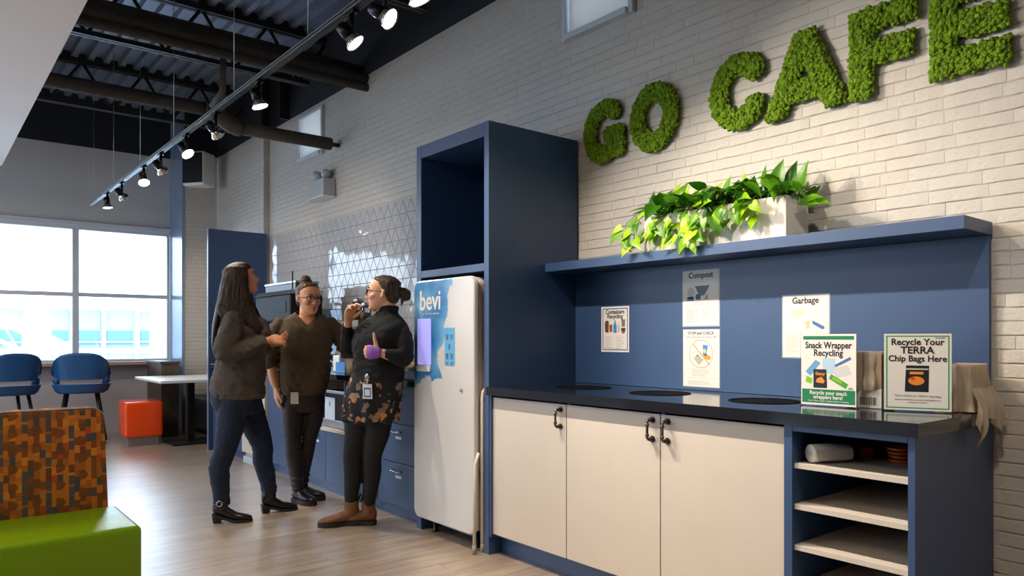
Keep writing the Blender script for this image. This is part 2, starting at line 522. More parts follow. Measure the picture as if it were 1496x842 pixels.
joist(4.75, 'dark steel open web joist nearest the counter')
joist(2.6, 'dark steel open web joist over the recycling counter')

# pipes across the ceiling
def pipe(label, pts, r, name='ceiling_pipe', rib=0, cat='pipe', group=None, m='pipe'):
    t = MB().tube(pts, r, 14).build(name, M[m])
    return tag(t, label, cat, group)
pipe('upper brown wrapped pipe of the triple run', [(-5.0, 6.08, 3.62), (3.172, 6.08, 3.62)], 0.055)
pipe('middle brown wrapped pipe of the triple run', [(-5.0, 5.98, 3.525), (3.172, 5.98, 3.525)], 0.045)
pipe('lowest thin brown pipe of the triple run', [(-5.0, 5.96, 3.44), (3.172, 5.96, 3.44)], 0.034)
el = [(-5.0, 6.53, 3.15), (1.95, 6.53, 3.15), (2.02, 6.53, 3.14), (2.08, 6.53, 3.10), (2.14, 6.53, 3.06), (2.21, 6.53, 3.04), (3.10, 6.53, 3.04)]
t = MB().tube(el[:2], 0.056, 16).build('ceiling_pipe', M['pipe'])
tag(t, 'single long brown pipe running above the track light', 'pipe')
fx = MB()
import math as _m
for k in range(11):
    u = k/10; x = 1.93 + 0.30*u; z = 3.15 - 0.11*(3*u*u - 2*u**3)
    pass
pp = []; rs_ = []
for k in range(23):
    u = k/22; pp.append((1.93 + 0.30*u, 6.53, 3.15 - 0.11*(3*u*u - 2*u**3))); rs_.append(0.072 + (0.006 if k % 2 else 0))
fx.tube(pp, rs_, 16).build('flexible_elbow', M['pipe'], t)
MB().tube([(2.2, 6.53, 3.04), (3.08, 6.53, 3.04)], 0.058, 16).build('pipe_end_run', M['pipe'], t)
MB().tube([(3.08, 6.53, 3.04), (3.165, 6.53, 3.04)], 0.02, 10).build('stub', M['steel_dark'], t)
pipe('short vertical brown drop pipe joining the two pipe runs', [(1.95, 6.1, 3.57), (1.95, 6.12, 3.2), (1.95, 6.4, 3.15)], 0.026, 'drop_pipe')
# steel column and conduit against dark wall
tag(MB().box(3.06, 3.169, 7.72, 7.75, 3.56, 4.17).box(3.06, 3.169, 8.25, 8.28, 3.56, 4.17).box(3.15, 3.169, 7.75, 8.25, 3.56, 4.17).build('wall_bracket', M['steel_dark']), 'dark steel bracket plate on the upper wall beside the far high window', 'bracket')

# high windows in the brick wall
def hi_window(name, y0, y1, z0, z1):
    f = MB()
    xf = 3.135
    f.box(xf, 3.30, y0-0.035, y0, z0-0.035, z1+0.03).box(xf, 3.30, y1, y1+0.035, z0-0.035, z1+0.03)
    f.box(xf, 3.30, y0, y1, z1, z1+0.03).box(xf-0.02, 3.30, y0, y1, z0-0.035, z0)
    w = tag(f.build(name, M['frame'], bevel=0.003), kind='structure')
    MB().box(3.27, 3.276, y0, y1, z0, z1).build('pane', M['glass'], w)
    z = z0 + 0.012
    sl = MB().box(-0.012, 0.012, -(y1-y0)/2+0.008, (y1-y0)/2-0.008, -0.0007, 0.0007)
    me = sl.mesh('slat'); me.materials.append(M['slat'])
    while z < z1 - 0.01:
        put('slat', me, w, (3.165, (y0+y1)/2, z), (0, radians(58), 0)); z += 0.019
    return w
M['slat'] = mat('blind_slat', srgb(235, 235, 232), 0.5, Transmission_Weight=0.0)
hi_window('window_7', 2.83, 3.34, 3.07, 3.47)
hi_window('window_8', 6.88, 7.41, 3.06, 3.47)

# ================================================================= tiles (equilateral triangles)
M['tile'] = mat('glazed_white_tile', srgb(188, 190, 194), 0.05, nscale=5, namt=0.01, spec=0.6, rnd=0.03)
M['grout'] = mat('grey_grout', srgb(150, 156, 164), 0.8)
MB().box(XW-0.004, MORT, 4.01, 8.2, 0.93, 2.34).build('tile_bed', M['grout'], wall_r)
TE, TH = 0.125, 0.1083
def tri_mesh(up):
    mb = MB(); g = 0.0016; r0 = TE/sqrt(3)
    def pts(rad, d):
        return [(d, rad*sin(2*pi*k/3), (rad*cos(2*pi*k/3)) * (1 if up else -1)) for k in range(3)]
    rad = r0 - 2*g
    A = pts(rad, 0); B = pts(rad, -0.006); C = pts(rad-0.004, -0.008)
    if not up: A.reverse(); B.reverse(); C.reverse()
    mb.rings([A, B, C]); me = mb.mesh('tile'); me.materials.append(M['tile']); return me
tri = {True: tri_mesh(True), False: tri_mesh(False)}
tr = random.Random(4)
cands = []
row = 0; z = 2.34 - TH
while z > 0.9:
    k = 0; y = 4.01 + TE/2
    while y < 8.14:
        up = (k + row) % 2 == 0
        zc = z + (TH/3 if up else 2*TH/3)
        cands.append((y, zc, up))
        y += TE/2; k += 1
    z -= TH; row += 1
cands.sort(key=lambda c: (0 if c[1] > 1.3 else 1, c[0]))
for i, (y, zc, up) in enumerate(cands):
    if i < 300:
        put('tile', tri[up], wall_r, (XW-0.004, y, zc), (0, tr.gauss(0, 0.006), tr.gauss(0, 0.006)))
mb = MB()
for y, zc, up in cands[300:]:
    me = tri[up]
    ty, tz = tr.gauss(0, 0.006), tr.gauss(0, 0.006)
    mb.add([(XW-0.004+v.co.x + ty*v.co.z - tz*v.co.y, y+v.co.y, zc+v.co.z) for v in me.vertices], [tuple(p.vertices) for p in me.polygons])
tag(mb.build('tiling', M['tile'], wall_r), kind='stuff')

# ================================================================= tall navy niche cabinet
t = empty('tall_cabinet', (2.475, 3.63, 0), 0, 'tall navy niche cabinet open above the white water dispenser', 'cabinet')
def rel(t, name, m, x0, x1, y0, y1, z0, z1, bevel=0.0012):
    L = t.location
    return MB().box(x0-L.x, x1-L.x, y0-L.y, y1-L.y, z0-L.z, z1-L.z).build(name, m, t, bevel=bevel)
xb = 3.155
rel(t, 'side_panel', M['navy'], 2.475, xb, 3.255, 3.298, 0, 2.405)
rel(t, 'side_panel', M['navy'], 2.475, xb, 3.955, 4.008, 0, 2.405)
rel(t, 'top_panel', M['navy'], 2.475, xb, 3.299, 3.954, 2.325, 2.404)
rel(t, 'shelf', M['navy'], 2.475, xb, 3.299, 3.954, 1.575, 1.618)
rel(t, 'back_panel', M['navy'], 3.13, xb, 3.299, 3.954, 1.619, 2.324)

# ================================================================= water dispenser
t = empty('water_dispenser', (2.72, 3.6, 0), 0, 'white freestanding water dispenser with blue splash graphic and two screens', 'water dispenser')
DX, DY0, DY1, DZ0, DZ1 = 2.433, 3.335, 3.975, 0.09, 1.552
def rrect(a0, a1, b0, b1, r, n=6):
    P = []
    for cx_, cy_, s in ((a1-r, b0+r, -90), (a1-r, b1-r, 0), (a0+r, b1-r, 90), (a0+r, b0+r, 180)):
        for k in range(n+1):
            a = radians(s + 90*k/n); P.append((cx_ + r*cos(a), cy_ + r*sin(a)))
    return P
def disp_mat():
    m = bpy.data.materials.new('dispenser_front_print'); m.use_nodes = True
    nt = m.node_tree; N = nt.nodes; L = nt.links; P = N['Principled BSDF']
    P.inputs['Roughness'].default_value = 0.25
    tc = N.new('ShaderNodeTexCoord'); sp = N.new('ShaderNodeSeparateXYZ')
    L.new(tc.outputs['Object'], sp.inputs[0])
    no = N.new('ShaderNodeTexNoise'); no.inputs['Scale'].default_value = 7; no.inputs['Detail'].default_value = 4
    L.new(tc.outputs['Object'], no.inputs['Vector'])
    # blue where  y (towards far side) large and z high
    def math(op, a, b=None, v=None):
        n = N.new('ShaderNodeMath'); n.operation = op
        if hasattr(a, 'is_linked') or hasattr(a, 'node'): L.new(a, n.inputs[0])
        else: n.inputs[0].default_value = a
        if b is not None:
            if hasattr(b, 'node'): L.new(b, n.inputs[1])
            else: n.inputs[1].default_value = b
        return n.outputs[0]
    wob = math('MULTIPLY', math('SUBTRACT', no.outputs['Fac'], 0.5), 0.26)
    edge = math('ADD', math('ADD', sp.outputs['Y'], wob), math('MULTIPLY', math('SUBTRACT', sp.outputs['Z'], 1.25), 0.22))
    mask_y = N.new('ShaderNodeMapRange'); mask_y.inputs['From Min'].default_value = 0.03; mask_y.inputs['From Max'].default_value = 0.045
    L.new(edge, mask_y.inputs['Value'])
    zed = math('ADD', sp.outputs['Z'], math('ADD', math('MULTIPLY', sp.outputs['Y'], -0.6), wob))
    mask_z = N.new('ShaderNodeMapRange'); mask_z.inputs['From Min'].default_value = 1.03; mask_z.inputs['From Max'].default_value = 1.04
    z2 = math('ADD', sp.outputs['Z'], math('ADD', math('MULTIPLY', sp.outputs['Y'], 0.4), wob))
    L.new(z2, mask_z.inputs['Value'])
    mk = math('MULTIPLY', mask_y.outputs[0], mask_z.outputs[0])
    n2 = N.new('ShaderNodeTexNoise'); n2.inputs['Scale'].default_value = 4; L.new(tc.outputs['Object'], n2.inputs['Vector'])
    cr = N.new('ShaderNodeValToRGB'); cr.color_ramp.elements[0].position = .35; cr.color_ramp.elements[0].color = srgb(24, 108, 176)
    cr.color_ramp.elements[1].position = .65; cr.color_ramp.elements[1].color = srgb(120, 178, 218)
    L.new(n2.outputs['Fac'], cr.inputs[0])
    mx = N.new('ShaderNodeMix'); mx.data_type = 'RGBA'
    mx.inputs[6].default_value = srgb(208, 205, 202); L.new(cr.outputs[0], mx.inputs[7]); L.new(mk, mx.inputs[0])
    L.new(mx.outputs[2], P.inputs['Base Color'])
    return m
M['disp'] = disp_mat()
L_ = t.location
def dpr(name, m, a0, a1, b0, b1, r, x0, x1, bevel=0.006, parent=None):
    mb = MB(); mb.prism(rrect(a0-L_.y, a1-L_.y, b0, b1, r), x0-L_.x, x1-L_.x, lambda u, v, h: (h, u, v))
    return mb.build(name, m, parent or t, bevel=bevel, fix=True)
dpr('front_door', M['disp'], DY0, DY1, DZ0, DZ1, 0.055, DX, DX+0.036, 0.010)
dpr('housing', M['white_enamel'], DY0+0.015, 3.945, DZ0+0.01, DZ1-0.004, 0.05, DX+0.044, 2.95, 0.01)
dpr('door_seal', M['black_plastic'], DY0+0.022, 3.94, DZ0+0.02, DZ1-0.02, 0.05, DX+0.035, DX+0.045, 0)
M['screen_lilac'] = mat('lilac_screen', srgb(150, 148, 225), 0.12, Emission_Color=srgb(176, 172, 255), Emission_Strength=0.55)
M['screen_blue'] = mat('blue_screen', srgb(70, 130, 170), 0.12, Emission_Color=srgb(110, 175, 210), Emission_Strength=0.45)
s1 = dpr('dispensing_screen', M['screen_lilac'], 3.775, 3.925, 1.035, 1.318, 0.008, DX-0.003, DX+0.002, 0)
dpr('drip_tray_frame', M['white_plastic'], 3.775, 3.925, 0.995, 1.032, 0.012, DX-0.012, DX+0.002, 0.003)
s2 = dpr('menu_screen', M['screen_blue'], 3.525, 3.625, 1.04, 1.26, 0.004, DX-0.003, DX+0.002, 0)
for (yy, zz, w_, h_) in ((3.598, 1.205, .026, .032), (3.552, 1.205, .026, .028), (3.575, 1.148, .024, .03), (3.598, 1.092, .026, .034), (3.552, 1.092, .026, .034), (3.598, 1.052, .026, .014), (3.552, 1.052, .026, .014)):
    MB().prism([(-w_/2, h_/2), (-w_/2*.7, -h_/2), (w_/2*.7, -h_/2), (w_/2, h_/2)], -0.0045, -0.003, lambda u, v, h: (h, u, v)).build(
        'cup_icon', mat('icon_grey', srgb(86, 116, 140), .4) if 'icon_grey' not in bpy.data.materials else bpy.data.materials['icon_grey'], s2, (DX - L_.x, yy - L_.y, zz))
MB().lathe([(0.0, 0.0), (0.009, 0.0), (0.009, 0.006), (0.0, 0.006)], (DX-0.006-L_.x, 3.455-L_.y, 0.90), 12, axis='x').build('door_lock', M['chrome'], t)
for yy in (3.42, 3.86):
    for xx in (2.52, 2.85):
        MB().lathe([(0.022, 0), (0.022, 0.01), (0.014, 0.02), (0.014, 0.125)], (xx-L_.x, yy-L_.y, 0), 12).build('foot', M['black_plastic'], t)
MB().box(2.56-L_.x, 2.9-L_.x, 3.36-L_.y, 3.86-L_.y, 0.03, 0.113).build('base', M['navy'], t)

# lettering helper: flat text on things
def text(name, body, size, m, parent, loc, rot=(radians(90), 0, 0), align='CENTER', bold=0.0, ext=0.0004, sx=1.0, shear=0.0):
    c = bpy.data.curves.new(name, 'FONT'); c.body = body; c.size = size; c.align_x = align
    c.extrude = ext; c.offset = bold; c.resolution_u = 3; c.shear = shear
    tmp = bpy.data.objects.new(name, c); COL.objects.link(tmp)
    dg = bpy.context.evaluated_depsgraph_get()
    me = bpy.data.meshes.new_from_object(tmp.evaluated_get(dg))
    bpy.data.objects.remove(tmp); bpy.data.curves.remove(c)
    me.materials.clear(); me.materials.append(m)
    o = put(name, me, parent, loc, rot); o.scale = (sx, 1, 1)
    return o
# text frame for things that face -X : reading direction is -Y
RX = (radians(90), 0, radians(-90))
text('lettering', 'bevi', 0.165, M['white_plastic'], t, (DX-0.001-L_.x, 3.785-L_.y, 1.372), RX, bold=0.003, ext=0.0008, sx=0.88)
text('lettering', 'your clean water dispenser', 0.018, M['white_plastic'], t, (DX-0.001-L_.x, 3.785-L_.y, 1.342), RX, ext=0.0006)

# ================================================================= folded step ladder beside the dispenser
t = empty('folding_ladder', (2.452, 3.316, 0), 0, 'folded white metal step ladder squeezed beside the dispenser', 'ladder')
M['cream_metal'] = mat('cream_enamel_tube', srgb(226, 218, 205), 0.3)
def tb(name, m, pts, r, n=10, parent=None): return MB().tube(pts, r, n).build(name, m, parent or t)
tb('front_rail', M['cream_metal'], [(0.024, 0, 0.03), (0.024, 0, 0.86), (0.03, 0, 0.90), (0.06, 0, 0.93), (0.30, 0, 0.93)], 0.0095)
tb('front_rail', M['cream_metal'], [(0.050, -0.004, 0.03), (0.050, -0.004, 0.93), (0.06, -0.004, 0.965), (0.09, -0.004, 0.985), (0.30, -0.004, 0.985)], 0.0095)
tb('rear_rail', M['cream_metal'], [(-0.035, -0.004, 0.05), (-0.028, -0.004, 0.50), (-0.005, -0.004, 0.56)], 0.0090)
for z in (0.22, 0.45, 0.68):
    MB().box(0.062, 0.30, -0.008, 0.006, z, z+0.16).build('step', M['cream_metal'], t, bevel=0.004)
for x, y in ((0.024, 0), (0.050, -0.004), (-0.035, -0.004)):
    tb('rubber_foot', M['rubber'], [(x, y, 0.0), (x, y, 0.05)], 0.0120)
tb('cross_bar', M['cream_metal'], [(0.024, 0, 0.12), (0.30, 0, 0.12)], 0.006)

# ================================================================= recycling counter
t = empty('recycling_cabinet', (2.8, 2.25, 0), 0, 'long low navy cabinet with three beige doors and open shelves', 'cabinet')
Yd = [(2.652, 3.238), (2.065, 2.646), (1.478, 2.059)]
rel(t, 'bottom_panel', M['navy'], 2.515, 3.155, 1.476, 3.238, 0.10, 0.118)
rel(t, 'back_panel', M['navy'], 3.135, 3.155, 1.476, 3.238, 0.119, 0.883)
for y_ in (2.062, 2.649): rel(t, 'divider', M['navy'], 2.514, 3.134, y_-.009, y_+.009, 0.119, 0.883)
rel(t, 'toe_kick', M['navy'], 2.56, 3.155, 1.03, 3.25, 0.0, 0.099)
for i, (a, b) in enumerate(Yd):
    d = rel(t, 'door', M['door_white'], 2.492, 2.512, a, b, 0.117, 0.872, 0.001)
    hy = {0: 2.69, 1: 2.105, 2: 2.022}[i]
    cx_, cy_ = 2.492 - t.location.x, hy - t.location.y
    hb = MB()
    hb.tube([(cx_-0.002, cy_, 0.845), (cx_-0.03, cy_, 0.845), (cx_-0.036, cy_, 0.839), (cx_-0.036, cy_, 0.768), (cx_-0.03, cy_, 0.762), (cx_-0.002, cy_, 0.762)], 0.0058, 10)
    for z in (0.845, 0.762):
        hb.lathe([(0.0145, -0.005), (0.0145, 0.0), (0.0, 0.0)], (cx_, cy_, z), 14, axis='x')
        hb.lathe([(0.0085, -0.022), (0.0085, -0.008)], (cx_, cy_, z), 12, axis='x')
    for z in (0.826, 0.781): hb.lathe([(0.0085, z-0.006), (0.0085, z+0.006)], (cx_-0.036, cy_, 0), 12)
    hb.build('pipe_handle', M['gunmetal'] if 'gunmetal' in M else M.setdefault('gunmetal', mat('gunmetal', srgb(92, 86, 82), 0.3, metal=0.85)), d, fix=True)
# open shelf bay
rel(t, 'side_panel', M['navy'], 2.478, 3.155, 1.442, 1.475, 0.0, 0.883)
rel(t, 'side_panel', M['navy'], 2.478, 3.155, 1.018, 1.041, 0.0, 0.883)
rel(t, 'top_rail', M['navy'], 2.478, 2.50, 1.042, 1.441, 0.862, 0.883)
rel(t, 'back_panel', M['navy'], 3.09, 3.10, 1.042, 1.441, 0.1, 0.883)
for z in (0.727, 0.578, 0.430, 0.282, 0.125):
    rel(t, 'shelf', M['shelf_white'], 2.49, 3.089, 1.042, 1.441, z, z+0.019, 0.0006)
rel(t, 'side_panel', M['navy'], 2.478, 3.155, 3.2385, 3.2535, 0.1, 0.883)

# counter slab with three round openings
HOLE = [(2.83, 2.87), (2.83, 2.345), (2.83, 1.775)]; HR = 0.150
def slab(x0, x1, y0, y1, z0, z1, holes_):
    bm = bmesh.new()
    N = 40
    ys = [y1] + [(holes_[i][1] + holes_[i+1][1])/2 for i in range(len(holes_)-1)] + [y0]
    def ring(z):
        out = []
        for i, (hx, hy) in enumerate(holes_):
            out.append([bm.verts.new((hx + HR*cos(2*pi*k/N), hy + HR*sin(2*pi*k/N), z)) for k in range(N)])
        return out
    cache = {}
    def vt(x, y, z):
        k = (round(x, 5), round(y, 5), z)
        if k not in cache: cache[k] = bm.verts.new((x, y, z))
        return cache[k]
    T, B = ring(z1), ring(z0)
    for zi, (z, Rg) in enumerate(((z1, T), (z0, B))):
        for i, (hx, hy) in enumerate(holes_):
            ya, yb = ys[i+1], ys[i]
            outer = []
            for k in range(N):
                a = 2*pi*k/N; dx, dy = cos(a), sin(a)
                s = 1e9
                if dx > 1e-9: s = min(s, (x1-hx)/dx)
                if dx < -1e-9: s = min(s, (x0-hx)/dx)
                if dy > 1e-9: s = min(s, (yb-hy)/dy)
                if dy < -1e-9: s = min(s, (ya-hy)/dy)
                outer.append((hx+dx*s, hy+dy*s))
            for k in range(N):
                j = (k+1) % N
                p, q = outer[k], outer[j]
                f = [Rg[i][k], vt(*p, z)]
                # corner insertion
                if abs(p[0]-q[0]) > 1e-6 and abs(p[1]-q[1]) > 1e-6:
                    cxx = x1 if (p[0] > hx) else x0; cyy = yb if (p[1] > hy) else ya
                    if abs(p[0]-cxx) < 1e-6 or abs(q[0]-cxx) < 1e-6:
                        f.append(vt(cxx, cyy, z))
                f += [vt(*q, z), Rg[i][j]]
                if zi: f.reverse()
                try: bm.faces.new(f)
                except ValueError: pass
    for i in range(len(holes_)):
        for k in range(N):
            j = (k+1) % N
            bm.faces.new([T[i][k], T[i][j], B[i][j], B[i][k]])
    bm.edges.ensure_lookup_table()
    # outer sides
    be = [e for e in bm.edges if len(e.link_faces) == 1]
    top = [e for e in be if all(abs(v.co.z - z1) < 1e-6 for v in e.verts)]
    for e in top:
        a, b = e.verts
        if (abs(a.co.y-b.co.y) > 1e-6 and abs(a.co.x-b.co.x) > 1e-6): continue
        a2 = cache.get((round(a.co.x, 5), round(a.co.y, 5), z0)); b2 = cache.get((round(b.co.x, 5), round(b.co.y, 5), z0))
        if a2 and b2:
            try: bm.faces.new([a, b, b2, a2])
            except ValueError: pass
    bmesh.ops.recalc_face_normals(bm, faces=bm.faces)
    me = bpy.data.meshes.new('countertop'); bm.to_mesh(me); bm.free()
    return me
me = slab(2.455, 3.163, 1.0, 3.2545, 0.885, 0.930, HOLE)
me.materials.append(M['counter'])
ct = put('countertop', me); M['bin_black'] = mat('bin_black', srgb(5, 5, 6), .8, spec=.1)
tag(ct, 'glossy black countertop with three round waste openings', 'countertop')
for hx, hy in HOLE:
    MB().lathe([(HR, 0.9295), (HR-0.001, 0.9325), (HR-0.013, 0.9325), (HR-0.014, 0.9), (HR-0.014, 0.70), (HR-0.016, 0.70), (HR-0.016, 0.929), (HR, 0.929)], (hx, hy, 0), 40).build('rim', M['bin_black'], ct)
    MB().lathe([(0, 0.70), (HR-0.014, 0.70), (HR-0.014, 0.702), (0, 0.702)], (hx, hy, 0), 32).build('bin_floor', M['bin_black'], ct)

# splashback board and shelf
tag(MB().box(3.137, 3.156, 1.026, 3.2535, 0.931, 1.586).build('splashback', M['navy'], bevel=0.001), 'navy splashback board between black countertop and navy shelf', 'wall panel')
tag(MB().box(2.888, 3.157, 1.0215, 3.2535, 1.587, 1.636).build('wall_shelf', M['navy'], bevel=0.0015), 'long navy shelf carrying the trailing plant', 'shelf')

# ================================================================= paper signs
def sheet(name, label, loc, w, h, rot=(0, 0, radians(-90)), thick=0.0012, laminate=0.005, cat='sign', group=None):
    t = empty(name, loc, 0, label, cat, group); t.rotation_euler = rot
    MB().box(-w/2, w/2, -thick, 0, 0, h).build('sheet', M['paper'], t)
    if laminate:
        l = laminate
        MB().box(-w/2-l, w/2+l, -0.0002, 0.0006, -l, h+l).build('laminate', M['laminate'], t)
    return t
PT = -0.0016
def pr(t, name, m, u0, u1, v0, v1, d=PT, ):
    return MB().box(u0, u1, d, -0.0012, v0, v1).build(name, m, t)
def lines(t, m, u0, v0, w, n, gap, rnd, h=0.0022):
    mb = MB()
    for k in range(n):
        u = u0; end = u0 + w * rnd.uniform(0.6, 1.0)
        while u < end:
            L = rnd.uniform(0.006, 0.016); mb.box(u, min(u+L, end), PT, -0.0012, v0-k*gap, v0-k*gap+h); u += L + 0.003
    return tag(mb.build('fine_print', m, t))
def poly(t, name, m, pts, d=PT):
    return MB().prism(pts, d, -0.0012, lambda u, v, h: (u, h, v)).build(name, m, t, fix=True)
def ell(cx_, cy_, rx, ry, n=20, a0=0): return [(cx_+rx*cos(a0+2*pi*k/n), cy_+ry*sin(a0+2*pi*k/n)) for k in range(n)]
TX = (radians(90), 0, 0)
rl = random.Random(21)
def ink(name, r, g, b): return M.setdefault(name, mat(name, srgb(r, g, b), 0.5))
XS = 3.1362
def serif(t, s, size, u, v, sx=1.0): return text('heading', s, size, M['ink'], t, (u, PT, v), TX, bold=size*0.022, sx=sx)

t = sheet('recycling_sign', 'small blue bordered containers recycling sign on navy splashback', (XS, 2.926, 1.119), 0.216, 0.262, laminate=0)
bd = MB()
for (a, b, c, d) in ((-.098,-.092,.01,.252), (.092,.098,.01,.252), (-.098,.098,.01,.016), (-.098,.098,.246,.252)): bd.box(a, b, PT, -0.0012, c, d)
bd.build('border', M['blue_ink'], t)
serif(t, 'Containers', 0.034, 0, 0.220, 0.95); serif(t, 'Recycling', 0.034, 0, 0.194, 0.95)
poly(t, 'carton_picture', ink('ink_brown', 92, 70, 56), [(-.078,.115),(-.05,.11),(-.048,.172),(-.055,.182),(-.072,.18),(-.08,.168)])
poly(t, 'can_picture', ink('ink_rust', 150, 78, 30), [(-.042,.115),(-.022,.115),(-.02,.155),(-.024,.158),(-.04,.158),(-.044,.155)])
poly(t, 'water_bottle_picture', ink('ink_sky', 60, 140, 210), [(-.013,.11),(.013,.11),(.013,.15),(.004,.17),(.004,.183),(-.004,.183),(-.004,.17),(-.013,.15)])
poly(t, 'glass_bottle_picture', ink('ink_pale', 190, 186, 178), [(.021,.113),(.037,.113),(.036,.15),(.031,.16),(.031,.174),(.027,.174),(.027,.16),(.022,.15)])
poly(t, 'jar_picture', ink('ink_olive', 128, 112, 88), [(.052,.145),(.076,.145),(.078,.18),(.082,.186),(.046,.186),(.05,.18)])
poly(t, 'yoghurt_picture', ink('ink_navy', 44, 60, 88), [(.05,.118),(.078,.118),(.082,.138),(.046,.138)])
poly(t, 'yoghurt_base_picture', ink('ink_red', 205, 70, 30), [(.054,.106),(.074,.106),(.078,.118),(.05,.118)])
lines(t, M['ink_grey'], -.08, .088, .07, 7, .011, rl); lines(t, M['ink_tan'], .008, .095, .06, 1, .011, rl); lines(t, M['ink_grey'], .012, .084, .06, 7, .011, rl)
lines(t, M['ink_grey'], -.08, .02, .16, 1, .01, rl)

t = sheet('compost_sign', 'laminated compost sign half in the shelf shadow', (XS, 2.332, 1.262), 0.222, 0.283)
serif(t, 'Compost', 0.042, 0, 0.247, 0.95)
poly(t, 'bowl_picture', ink('ink_slate', 84, 100, 128), [(-.035,.205),(.055,.205),(.03,.165),(.018,.155),(.0,.155),(-.014,.165)])
poly(t, 'bag_picture', ink('ink_pale', 190, 186, 178), ell(-.062, .17, .022, .03)); poly(t, 'bag_base_picture', M['blue_ink'], [(-.084,.13),(-.042,.13),(-.04,.15),(-.085,.15)])
poly(t, 'tin_picture', ink('ink_deepblue', 30, 74, 118), rrect(-.03, 0, .135, .163, .006, 3)); poly(t, 'slice_picture', ink('ink_ochre', 196, 140, 60), [(.022,.135),(.045,.135),(.044,.16),(.034,.156)])
lines(t, M['ink_grey'], -.05, .118, .14, 2, .01, rl); lines(t, M['ink_tan'], -.09, .096, .08, 1, .01, rl); lines(t, M['ink_grey'], -.086, .084, .075, 7, .0105, rl); lines(t, M['ink_tan'], .01, .097, .08, 1, .01, rl); lines(t, M['ink_grey'], .014, .086, .075, 5, .0105, rl)

t = sheet('stop_sign', 'stop and check sheet with crossed out orange circle below compost sign', (XS, 2.330, 0.95), 0.222, 0.292, laminate=0.004)
text('heading', 'STOP and CHECK', 0.021, M['ink_grey2'] if 'ink_grey2' in M else M.setdefault('ink_grey2', mat('dark_grey_ink', srgb(96, 92, 96), .5)), t, (0, PT, .268), TX, bold=.0004)
text('heading', 'FOOD WASTE ONLY IN COMPOST BIN', 0.0105, M['ink_grey'], t, (0, PT, .251), TX)
mb = MB(); n = 48; ri, ro = .0695, .0725
mb.add([((ri if k % 2 == 0 else ro)*cos(2*pi*(k//2)/n), PT, .168+(ri if k % 2 == 0 else ro)*sin(2*pi*(k//2)/n)) for k in range(2*n)], [(2*k, 2*k+1, (2*k+3) % (2*n), (2*k+2) % (2*n)) for k in range(n)])
mb.prism([(-.0525,.219),(-.0485,.2215),(.0535,.117),(.0495,.1145)], PT-.0002, -0.0012, lambda u, v, h: (u, h, v))
mb.build('no_entry_ring', ink('ink_orange', 236, 150, 60), t)
poly(t, 'plate_picture', ink('ink_offwhite', 226, 222, 216), ell(-.028, .19, .03, .034)); poly(t, 'box_picture', ink('ink_warmgrey', 178, 172, 162), [(-.045,.145),(-.02,.165),(.018,.14),(-.012,.11)])
poly(t, 'packet_picture', ink('ink_sky', 60, 140, 210), [(.012,.163),(.032,.158),(.044,.212),(.012,.215)]); poly(t, 'cookie_picture', ink('ink_gold', 240, 200, 120), ell(.023, .183, .009, .011), PT-.0002)
poly(t, 'orange_tag_picture', ink('ink_orange', 236, 150, 60), [(.006,.155),(.034,.168),(.06,.155),(.056,.138),(.03,.142)])
bx = MB()
for (a, b, c, d) in ((-.1,-.0992,.045,.092), (.0992,.1,.045,.092), (-.1,.1,.045,.0458), (-.1,.1,.0912,.092)): bx.box(a, b, PT, -0.0012, c, d)
bx.build('text_frame', M['ink_grey'], t)
lines(t, M['ink_grey'], -.055, .084, .11, 4, .0095, rl); lines(t, M['ink_grey'], -.08, .026, .16, 3, .008, rl)

t = sheet('garbage_sign', 'laminated garbage sign partly behind the snack wrapper sign', (XS, 1.760, 1.112), 0.222, 0.281)
serif(t, 'Garbage', 0.04, 0, 0.245, 0.95)
poly(t, 'takeout_box_picture', ink('ink_cream', 232, 212, 178), [(-.07,.21),(-.005,.213),(-.018,.185),(-.058,.185)])
poly(t, 'plate_picture', ink('ink_offwhite', 226, 222, 216), ell(.035, .203, .03, .024)); poly(t, 'napkin_picture', ink('ink_offwhite2', 234, 230, 224), [(-.075,.14),(-.05,.172),(-.02,.168),(-.03,.15),(-.058,.125)])
poly(t, 'cup_picture', ink('ink_cream2', 226, 190, 150), [(.006,.13),(.018,.13),(.022,.165),(.002,.165)])
poly(t, 'blue_wrapper_picture', M['blue_ink'], [(.032,.168),(.036,.15),(.08,.126),(.092,.13),(.088,.14)])
lines(t, M['ink_tan'], -.095, .1, .085, 8, .0105, rl)

# two free standing sign holders on the counter
def stand_sign(name, label, p0, p1, lean, h=0.28):
    """p0, p1 : bottom left/right of the sheet on the counter as seen by the reader"""
    cx_, cy_ = (p0[0]+p1[0])/2, (p0[1]+p1[1])/2
    a = math.atan2(p1[1]-p0[1], p1[0]-p0[0])
    t = empty(name, (cx_, cy_, 0.9315), 0, label, 'sign')
    t.rotation_euler = (0, 0, a)
    return t, lean
def tilted(o, lean): o.rotation_euler = (o.rotation_euler[0] , 0, 0)
def stand_build(t, lean):
    w = 0.224; k = math.tan(lean)
    # L shaped clear holder: sheet pocket and foot
    mb = MB()
    for (d0, d1) in ((0.0005, 0.0025),):
        mb.prism([(-w/2, 0), (w/2, 0), (w/2, .288), (-w/2, .288)], d0, d1, lambda u, v, h: (u, h, v + .004))
    mb.build('clear_pocket', M['acrylic'], t, fix=True)
    MB().box(-w/2, w/2, -0.004, 0.024, 0.0, 0.003).build('foot', M['acrylic'], t)
import functools
